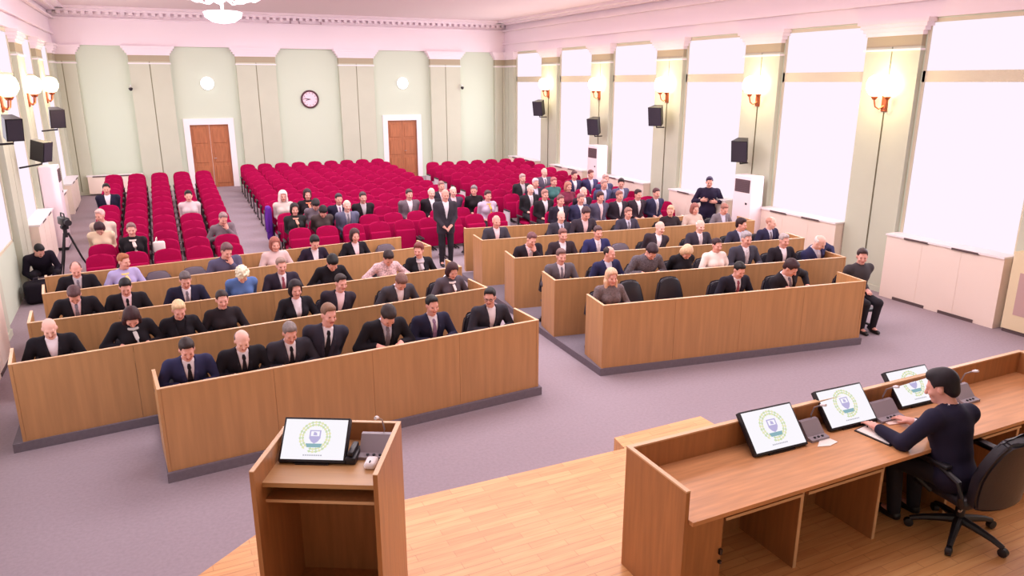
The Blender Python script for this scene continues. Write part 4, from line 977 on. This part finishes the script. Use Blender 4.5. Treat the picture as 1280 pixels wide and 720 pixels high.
# row, px, py, pose, kind, female, hair, hair colour, jacket, shirt, tie, label, extras
DESK = [
 ('L1', 234, 441, 'B', 'suit', 0, 'short', HDB, NAVY, WHT, TBLK, 'person in bright navy suit, dark hair, head bowed, left end of the front left desk', {}),
 ('L1', 303, 430, 'B', 'suit', 0, 'fringe', HGY, BLK, WHT, TBLK, 'balding person in black suit and black tie beside the navy-suited person', {'sk': SKP}),
 ('L1', 363, 418, 'B', 'suit', 0, 'short', HGY, CHA, WHT, TBLK, 'person with cropped grey hair and charcoal suit looking down, front left desk', {}),
 ('L1', 412, 394, 'L', 'suit', 0, 'short', (130, 94, 74), (48, 44, 58), WHT, TBLK, 'light brown haired person sitting tall and leaning, black tie, front left desk', {}),
 ('L1', 486, 397, 'C', 'suit', 0, 'thick', HDB, BLK, LBL, TGRY, 'person with dark brown hair, head bent deep, patterned grey tie, front left desk', {}),
 ('L1', 541, 382, 'A', 'suit', 0, 'short', HB, DNAVY, WHT, TMAU, 'black haired person with mauve tie and folded hands, front left desk', {}),
 ('L1', 612, 376, 'D', 'suit', 0, 'short', HB, CHA, WHT, None, 'bespectacled person in charcoal suit at the right end of the front left desk', {'glasses': 1}),
 ('L2', 62, 417, 'B', 'open', 0, None, HGY, BLK, WHT, None, 'bald person in black jacket and open white shirt, second left desk', {'sk': SKP}),
 ('L2', 165, 398, 'C', 'closed', 1, 'long', (58, 32, 36), BLK, WHT, None, 'person with long dark brown hair, black coat and white scarf, second left desk', {'scarf': (200, 196, 196)}),
 ('L2', 224, 389, 'B', 'open', 1, 'short', HBL, BLK, BLK, None, 'short blonde person in black jacket, second left desk', {}),
 ('L2', 278, 378, 'A', 'closed', 1, 'bun', HDB, (36, 28, 34), BLK, None, 'person in black top with dark tied back hair, second left desk', {}),
 ('L2', 370, 367, 'A', 'open', 1, 'bob', (34, 22, 28), BLK, WHT, None, 'person with black bob, black jacket and white blouse, second left desk', {}),
 ('L2', 427, 358, 'L', 'open', 0, 'short', HDB, (44, 36, 48), PNK, None, 'dark haired person in dark suit and pinkish shirt, second left desk', {}),
 ('L2', 502, 354, 'C', 'open', 0, 'thick', (120, 84, 76), (62, 58, 66), WHT, None, 'brown haired person with head bowed, grey jacket, white shirt, second left desk', {}),
 ('L2', 566, 346, 'B', 'closed', 1, 'bob', (62, 30, 36), (84, 74, 84), WHT, None, 'person with dark bob and white scarf collar, right end of second left desk', {'scarf': (242, 230, 234)}),
 ('L3', 93, 370, 'C', 'suit', 0, 'short', (88, 58, 60), BLK, PNK, TGRY, 'brown haired person with bowed head, black suit, left end of third left desk', {}),
 ('L3', 157, 360, 'B', 'suit', 0, 'short', HB, BLK, PNK, TBLK, 'person with black hair, black suit and pink shirt, third left desk', {}),
 ('L3', 232, 354, 'B', 'suit', 0, 'short', (96, 84, 86), DNAVY, WHT, TGRY, 'grey brown haired person in dark suit with grey tie, third left desk', {}),
 ('L3', 303, 345, 'N', 'closed', 1, 'curly', (240, 222, 196), (84, 112, 168), WHT, None, 'person with pale blonde curls and bright blue top, third left desk', {'sk': SKP}),
 ('L3', 352, 334, 'A', 'suit', 0, 'short', (150, 122, 112), (44, 36, 52), WHT, TRED, 'person with light brown hair and reddish tie, middle of third left desk', {}),
 ('L3', 416, 330, 'C', 'closed', 1, 'thick', (20, 14, 18), (24, 20, 28), BLK, None, 'person with short black hair and black top looking down, third left desk', {}),
 ('L3', 486, 327, 'F', 'closed', 1, 'thick', (44, 26, 30), (204, 172, 176), WHT, None, 'dark haired person in pale pink checked blouse, elbows wide, third left desk', {'jn': .45}),
 ('L3', 523, 317, 'D', 'open', 1, 'thick', HAU, BLK, LGR, None, 'auburn haired person in black jacket with grey scarf, third left desk', {'scarf': (190, 178, 186)}),
 ('L4', 95, 340, 'B', 'suit', 0, 'receding', (110, 72, 66), BLK, LGR, TGRY, 'ruddy balding person in black suit, left end of the fourth left desk', {}),
 ('L4', 156, 327, 'E', 'closed', 1, 'short', HGI, (176, 166, 212), WHT, None, 'ginger person in lilac top with yellow shawl, fourth left desk', {'scarf': (232, 206, 140)}),
 ('L4', 284, 315, 'G', 'closed', 0, 'thick', (110, 76, 80), (88, 84, 112), WHT, None, 'person in grey blue top resting face on one hand, fourth left desk', {}),
 ('L4', 344, 309, 'A', 'closed', 1, 'bob', (160, 92, 80), (214, 186, 186), WHT, None, 'person with reddish brown bob and pale pink top, fourth left desk', {}),
 ('L4', 394, 305, 'B', 'open', 1, 'thick', HB, (36, 26, 46), WHT, None, 'dark haired person in navy cardigan and white blouse, fourth left desk', {}),
 ('L4', 444, 297, 'A', 'open', 1, 'bob', (70, 44, 46), BLK, PNK, None, 'dark bobbed person in black jacket, before the leftmost middle seats', {}),
 ('R1', 765, 358, 'A', 'closed', 1, 'long', (224, 178, 148), (112, 96, 98), BLK, None, 'blonde long haired person in grey tweed, left end of front right desk', {'jn': .3}),
 ('R1', 925, 341, 'B', 'suit', 0, 'short', HB, (30, 26, 40), WHT, TRED, 'black haired person with red tie at the front right desk', {}),
 ('R1', 990, 336, 'J', 'suit', 0, 'thick', (60, 36, 42), (34, 28, 36), WHT, TGRY, 'person leaning far sideways with head bowed, front right desk', {}),
 ('R2', 702, 325, 'A', 'suit', 0, 'short', (110, 80, 78), GRY, WHT, TGRY, 'person in mid grey suit, left end of the second right desk', {}),
 ('R2', 763, 326, 'E', 'open', 0, 'receding', HDB, (40, 40, 76), LBL, None, 'balding dark haired person in navy suit turned aside, second right desk', {}),
 ('R2', 815, 316, 'C', 'closed', 0, 'thick', (54, 34, 44), (96, 88, 96), WHT, None, 'dark haired person in grey patterned jacket looking down, second right desk', {'jn': .35}),
 ('R2', 859, 316, 'N', 'closed', 1, 'bob', (226, 186, 152), BLK, BLK, None, 'blonde person in black top reading, second right desk', {}),
 ('R2', 897, 312, 'A', 'closed', 1, 'bun', (54, 28, 34), (242, 224, 218), BLK, None, 'person in white jacket with dark hair, second right desk', {}),
 ('R2', 934, 299, 'A', 'suit', 0, 'short', (160, 150, 156), (64, 62, 76), WHT, LGR, 'tall grey haired person in slate suit, pale tie, second right desk', {}),
 ('R2', 981, 301, 'A', 'open', 0, 'short', (176, 160, 160), (38, 32, 42), WHT, None, 'grey haired person in black suit and open white shirt, second right desk', {}),
 ('R2', 1026, 304, 'J', 'suit', 0, 'fringe', HWH, (46, 46, 84), LBL, LGR, 'balding person in navy suit leaning on the right end of second right desk', {'sk': SKP}),
 ('R3', 665, 300, 'G', 'suit', 0, 'short', (110, 70, 74), (38, 30, 40), PNK, LGR, 'person with tilted head and black suit, left end of third right desk', {}),
 ('R3', 704, 295, 'A', 'open', 0, 'short', (128, 84, 80), (52, 40, 48), WHT, None, 'brown haired person with open white shirt, third right desk', {}),
 ('R3', 748, 291, 'A', 'suit', 0, 'short', (84, 62, 66), (46, 46, 92), WHT, LGR, 'person in bright navy suit and pale tie, third right desk', {}),
 ('R3', 826, 285, 'L', 'open', 0, 'fringe', (214, 180, 172), (56, 46, 56), WHT, None, 'bald headed person in dark suit leaning, middle of third right desk', {'sk': SKP}),
 ('R3', 876, 283, 'A', 'suit', 0, 'fringe', HWH, (58, 52, 66), WHT, LGR, 'white haired bald person with pale tie, third right desk', {'sk': SKP}),
 ('R3', 928, 282, 'E', 'open', 0, 'thick', (50, 26, 32), (52, 50, 72), LBL, None, 'dark haired person looking to the side, third right desk', {}),
 ('R3', 965, 281, 'E', 'suit', 0, 'receding', (196, 140, 124), (44, 42, 72), LBL, TGRY, 'ginger balding person at the right end of the third right desk', {'sk': SKP}),
 ('R4', 621, 277, 'A', 'open', 0, 'fringe', (200, 176, 176), (62, 58, 70), PNK, None, 'pale haired person alone at the left end of the fourth right desk', {}),
 ('R4', 702, 271, 'A', 'suit', 0, None, HGY, (58, 54, 66), LBL, TGRY, 'bald person in dark suit and grey tie, fourth right desk', {'sk': SKP}),
 ('R4', 733, 268, 'B', 'open', 0, 'thick', (76, 50, 56), (58, 50, 62), PNK, None, 'dark haired person in dark suit beside the bald one, fourth right desk', {}),
 ('R4', 786, 269, 'A', 'suit', 0, 'short', (160, 112, 104), (62, 58, 76), LBL, TGRY, 'light brown haired person in slate suit, middle of fourth right desk', {}),
 ('R4', 838, 270, 'D', 'closed', 1, 'short', (214, 170, 140), (48, 38, 44), BLK, None, 'short blonde person in black behind the bald headed one, fourth right desk', {}),
 ('R4', 869, 268, 'A', 'closed', 1, 'bob', (150, 92, 84), (206, 182, 172), WHT, None, 'brown haired person in pale beige, fourth right desk', {}),
 ('R4', 906, 268, 'B', 'open', 1, 'short', (160, 108, 96), (124, 116, 126), LBL, None, 'person in light grey jacket beside the tall near air conditioner', {}),
]
SEATED_AT = {}
for r, px, py, pose, kind, fem, hair, hc, jc, sc_, tc, lab, ex in DESK:
    p, d, n, L = rowframe(r); a = math.atan2(d.y, d.x); off = .64
    pos, s = solve(px, py, pose, fem, False, lambda u: p+d*u+n*off+Vector((0, 0, .1)), d, a)
    person(lab, pose, kind, bool(fem), hair, hc, jc, sc_, tc, pos, a, s, sk=ex.get('sk', SK), extra=ex, jn=ex.get('jn', 0), group='people seated at the long desks')
    q = pos+n*.0
    put_chair(q.x, q.y, .1, a, ' '.join(('office chair under the '+lab.split(',')[0].replace('person', 'sitter')).split()[:15]), 'office chairs of the people at the long desks')
# people on the crimson seats: block, px, py ...
HALL = [
 ('L', 148, 238, 'H', 'open', 0, 'short', HB, (30, 28, 52), WHT, None, 'person in dark jacket and white shirt near the back of the left seats', {}),
 ('L', 236, 246, 'H', 'closed', 1, 'short', HB, (206, 186, 190), WHT, None, 'dark haired person in pale grey top among the left seats', {}),
 ('L', 131, 266, 'I', 'closed', 1, 'short', (214, 176, 172), (214, 192, 180), WHT, None, 'pale haired person in light coat at the left edge of the seats', {}),
 ('L', 129, 290, 'N', 'closed', 1, 'bob', (56, 26, 36), (226, 198, 170), WHT, None, 'dark bobbed person in beige coat in the left seats', {}),
 ('L', 169, 284, 'H', 'closed', 1, 'short', (132, 96, 98), (30, 24, 30), WHT, None, 'greying person in black coat with pale scarf, left seats', {'scarf': (228, 206, 200)}),
 ('L', 278, 272, 'G', 'closed', 1, 'short', (150, 122, 124), (120, 106, 114), BLK, None, 'person in grey with raised hand by the left aisle', {}),
 ('M', 352, 250, 'H', 'closed', 1, 'veil', (240, 216, 214), (206, 190, 184), WHT, None, 'person in white headscarf and grey coat at the aisle seat', {}),
 ('M', 379, 249, 'H', 'closed', 1, 'bob', (50, 30, 38), (34, 26, 34), BLK, None, 'dark haired person with orange scarf, middle seats', {'scarf': (240, 140, 110)}),
 ('M', 367, 263, 'H', 'closed', 1, 'bob', (40, 30, 34), (40, 40, 42), BLK, None, 'person in blackish green coat beside the white headscarf', {'scarf': (232, 170, 150)}),
 ('M', 391, 256, 'N', 'closed', 1, 'thick', (34, 28, 32), (110, 98, 108), BLK, None, 'dark haired person in grey looking down, behind the black coat', {}),
 ('M', 400, 265, 'N', 'closed', 1, 'thick', (22, 16, 20), (74, 62, 62), WHT, None, 'person with black hair and grey-brown coat reading white papers', {}),
 ('M', 427, 249, 'H', 'suit', 0, 'short', (58, 44, 56), (38, 32, 56), WHT, TMAU, 'dark haired person with violet tie, middle seats', {}),
 ('M', 436, 258, 'H', 'suit', 0, 'fringe', HWH, (96, 96, 122), LGR, TGRY, 'white haired person in grey blue suit, middle seats', {'sk': SKP}),
 ('M', 453, 247, 'H', 'open', 0, 'short', (70, 56, 60), (38, 30, 36), LGR, None, 'dark haired person in black jacket and grey shirt, middle seats', {}),
 ('M', 510, 243, 'H', 'open', 0, 'short', (76, 58, 62), (112, 98, 108), WHT, None, 'person in light grey suit sitting alone, middle seats', {}),
 ('M', 540, 240, 'H', 'open', 0, 'fringe', HWH, (40, 32, 40), WHT, None, 'white haired person in black suit, middle seats by the aisle', {'sk': SKP}),
 ('M', 549, 233, 'H', 'open', 0, 'short', (150, 112, 110), (48, 40, 54), PNK, None, 'person half hidden behind the white haired one, middle seats', {}),
 ('M', 566, 240, 'H', 'open', 0, 'fringe', (214, 166, 160), (78, 64, 84), PNK, None, 'ruddy person behind the standing balding man', {'sk': SKP}),
 ('M', 591, 238, 'I', 'closed', 1, 'short', (128, 116, 122), (34, 26, 32), BLK, None, 'grey haired person in black near the centre aisle', {}),
 ('M', 606, 247, 'H', 'closed', 1, 'short', (80, 52, 58), (196, 176, 200), WHT, None, 'person in lilac jacket with bright orange scarf', {'scarf': (240, 176, 96)}),
 ('R', 652, 222, 'H', 'open', 0, 'short', (184, 150, 152), (44, 42, 48), LGR, None, 'grey haired person in dark suit, farthest at the centre aisle of the right seats', {}),
 ('R', 662, 232, 'H', 'suit', 0, 'fringe', HWH, (40, 38, 44), WHT, LGR, 'white haired person in black suit at the aisle seat, right block', {'sk': SKP}),
 ('R', 673, 227, 'H', 'open', 0, 'short', (214, 190, 200), (56, 50, 66), LBL, None, 'silver haired person behind the aisle sitter, right block', {}),
 ('R', 678, 239, 'H', 'open', 0, 'short', (170, 120, 112), (40, 34, 40), WHT, None, 'ruddy person in black suit second from the aisle, right block', {}),
 ('R', 679, 218, 'H', 'suit', 0, 'fringe', HWH, (96, 88, 108), WHT, TGRY, 'white haired person farther back, right block', {'sk': SKP}),
 ('R', 690, 224, 'H', 'closed', 1, 'short', (170, 104, 104), (70, 116, 116), WHT, None, 'person in teal green top, right block', {}),
 ('R', 695, 247, 'H', 'open', 0, 'short', (128, 84, 86), (46, 40, 56), WHT, None, 'brown haired person with white shirt front, right block', {}),
 ('R', 712, 232, 'H', 'closed', 1, 'bob', (186, 120, 106), (120, 46, 70), WHT, None, 'ginger person in burgundy, right block', {}),
 ('R', 719, 220, 'H', 'open', 0, 'short', (96, 62, 70), (60, 56, 90), WHT, None, 'dark haired person with white shirt, upper rows of right block', {}),
 ('R', 720, 252, 'H', 'open', 0, 'short', (150, 110, 112), (58, 58, 92), WHT, None, 'person in slate navy suit, front rows of right block', {}),
 ('R', 729, 236, 'H', 'suit', 0, 'fringe', (238, 226, 230), (48, 38, 52), WHT, LGR, 'snow white haired person in dark suit, right block', {'sk': SKP}),
 ('R', 741, 221, 'H', 'open', 0, 'short', (112, 66, 70), (64, 60, 100), LBL, None, 'brown haired person farthest from the stage, right block', {}),
 ('R', 750, 249, 'H', 'suit', 0, 'thick', (70, 44, 50), (88, 84, 108), PNK, PNK, 'large person in grey suit and pink tie, front of the right block', {}),
 ('R', 757, 235, 'H', 'open', 0, 'short', (190, 150, 146), (80, 84, 122), LBL, None, 'light haired person in blue grey suit, right block', {}),
 ('R', 762, 226, 'H', 'suit', 0, 'short', (204, 164, 160), (70, 72, 108), LBL, LGR, 'fair haired person in blue suit near the wall, right block', {}),
 ('R', 775, 232, 'I', 'open', 0, 'thick', (40, 26, 34), (96, 96, 130), LBL, None, 'black haired person beside the right wall seats', {}),
 ('R', 777, 244, 'H', 'open', 0, 'short', (150, 96, 92), (52, 44, 56), WHT, None, 'brown haired person with white shirt near the right wall', {}),
 ('R', 801, 251, 'H', 'open', 0, 'short', (52, 32, 38), (58, 46, 58), WHT, None, 'dark haired person behind the rearmost screen, next to the last one', {}),
 ('R', 831, 250, 'H', 'suit', 0, 'short', (90, 56, 62), (52, 50, 80), LBL, LGR, 'last person at the right behind the rearmost screen, pale tie', {}),
]
NROW, NCOL = {'L': 13, 'M': 13, 'R': 12}, {'L': 5, 'M': 9, 'R': 7}
OCC.clear()
for b, px, py, pose, kind, fem, hair, hc, jc, sc_, tc, lab, ex in HALL:
    best = None
    for r in range(NROW[b]):
        for c in range(NCOL[b]):
            if (b, r, c) in OCC: continue
            x, y = seatpos(b, r, c); q = project(headpos(pose, fem, False, Vector((x, y-.15, fz(y)-.015)), 0, .95))
            e = (q[0]-px)**2+(1.3*(q[1]-py))**2
            if best is None or e < best[0]: best = (e, r, c, x, y)
    _, r, c, x, y = best; OCC.add((b, r, c))
    if 'white headscarf and grey coat' in lab: COAT = (x, y)
    person(lab, pose, kind, bool(fem), hair, hc, jc, sc_, tc, Vector((x, y-.15, fz(y)-.015)), 0, .95, sk=ex.get('sk', SK), extra=ex, group='people on the crimson seats')
for b, nm, ref in (('L', 'left', 'the left wall'), ('M', 'middle', 'the left aisle'), ('R', 'right', 'the centre aisle')):
    for r in range(NROW[b]):
        for c in range(NCOL[b]):
            x, y = seatpos(b, r, c)
            put_seat(b, r, c, x, y, 'crimson hall seat, %s from %s in the %s row of the %s block' % (ORD[c], ref, ORD[r], nm))
# standing and single figures
y = 13.98
pos, s = solve(557, 244, 'U', 0, True, lambda u: Vector((5.0+u, y, fz(y))), None, rad(-6), .93, .88, 1.0)
person('balding person in dark suit standing in front of the middle seats', 'U', 'open', False, 'fringe', (206, 160, 156), (56, 50, 60), WHT, None, pos, rad(-6), s, True, group='standing people')
y = 13.15
pos, s = solve(887, 228, 'S', 0, True, lambda u: Vector((9.9+u, y, 0)), None, rad(-35), .93, .88, 1.06)
person('person in black with folded arms standing at the right windows', 'S', 'closed', False, 'short', (50, 34, 70), (38, 30, 56), BLK, None, pos, rad(-35), s, True, group='standing people')
pos, s = solve(1078, 321, 'I', 0, False, lambda u: Vector((9.2+u, 7.62, 0)), None, rad(-10), .93, .88, 1.0)
person('person in dark grey jacket seated in the aisle beyond the front right desk', 'I', 'closed', False, 'short', (60, 40, 42), (66, 60, 64), WHT, None, pos, rad(-10), s)
put_chair(pos.x, pos.y, 0, rad(-10), 'black office chair in the aisle at the right end of the front desk')
pos, s = solve(50, 324, 'K', 0, False, lambda u: Vector((-2+u, 15.1, fz(15.1))), None, rad(8), .95, .9, 1.15)
person('person in black crouching over an equipment bag at the left wall', 'K', 'closed', False, 'short', HB, (28, 20, 36), BLK, None, pos, rad(8), s)
person('person in dark suit seated in the swivel chair, writing at the stage desk', 'W', 'suit', False, 'thick', (30, 20, 30), (34, 30, 54), WHT, TMAU, Vector((5.12, 3.02, SZ-.0)), PI+rad(-2), 1.01, h=.0085)
# loose items in the hall
for x, y, z, lab, c_ in ((2.98, 13.93, .99, 'white papers held by the reading person in the middle seats', (250, 236, 238)),):
    pass
t = thing('hung_coat', 'purple coat hung over the aisle seat beside the white headscarf', 'coat', (COAT[0]-.315, COAT[1]-.0, fz(COAT[1])))
m = MB(); m.rbox(-.06, .06, -.14, .14, .12, .9, .05, 3); m.build('cloth_body', cloth((96, 40, 150)), t, True)
m = MB(); m.tube([(-.03, -.1, .84), (-.06, -.13, .6), (-.06, -.14, .35)], [.05, .045, .04], 8); m.build('sleeve', cloth((96, 40, 150)), t, True)
x, y = seatpos('L', 1, 2)
t = thing('shopping_bag', 'small white bag hung over a seat back in the left block', 'bag', (x-.12, y-.03, fz(y)+.66))
m = MB(); m.rbox(-.1, .1, -.1, -.0, 0, .2, .03, 2); m.build('body', PAPER, t, True); m = MB(); m.tube([(-.05, -.05, .18), (-.04, .0, .25), (-.03, .14, .24), (-.03, .25, .15)], .008, 6); m.build('handle', PAPER, t)
# ------------------------------------------------------------------ light
w = bpy.data.worlds.new('world'); bpy.context.scene.world = w; w.use_nodes = True
w.node_tree.nodes['Background'].inputs[0].default_value = (1.0, .9, .98, 1); w.node_tree.nodes['Background'].inputs[1].default_value = .9
def area(loc, sx, sy, e, col, rot=(0, 0, 0)):
    l = bpy.data.lights.new('ceiling_fill', 'AREA'); l.shape = 'RECTANGLE'; l.size = sx; l.size_y = sy; l.energy = e; l.color = col
    o = bpy.data.objects.new('ceiling_fill', l); C.objects.link(o); o.location = loc; o.rotation_euler = rot
for y, e in ((4.5, 170), (9.5, 420), (15.5, 380), (21, 300)): area((4.6, y, ZC-.1), 7, 2.5, e, (1, .92, .96))  # fill panels added under the ceiling to brighten the hall, no fixtures there
for y in [ (PY[i][1]+PY[i+1][0])/2 for i in range(len(PY)-1)]:
    for X, rz, en in ((WR-.32, rad(90), 75), (WL+.32, rad(-90), 40)):
        l = bpy.data.lights.new('window_light', 'AREA'); l.shape = 'RECTANGLE'; l.size = 2.0; l.size_y = 3.4; l.energy = en; l.color = (.98, .92, 1)
        o = bpy.data.objects.new('window_light', l); C.objects.link(o); o.location = (X, y, 2.9); o.rotation_euler = (rad(90), 0, rz)
p = bpy.data.lights.new('chandelier_light', 'POINT'); p.energy = 160; p.color = (1, .9, .96); p.shadow_soft_size = .5
o = bpy.data.objects.new('chandelier_light', p); C.objects.link(o); o.location = (1.0, 15.6, 5.2)
sc = bpy.context.scene
sc.view_settings.view_transform = 'Standard'; sc.view_settings.look = 'None'; sc.view_settings.gamma = 1; sc.view_settings.use_curve_mapping = False
sc.view_settings.exposure = 0.0
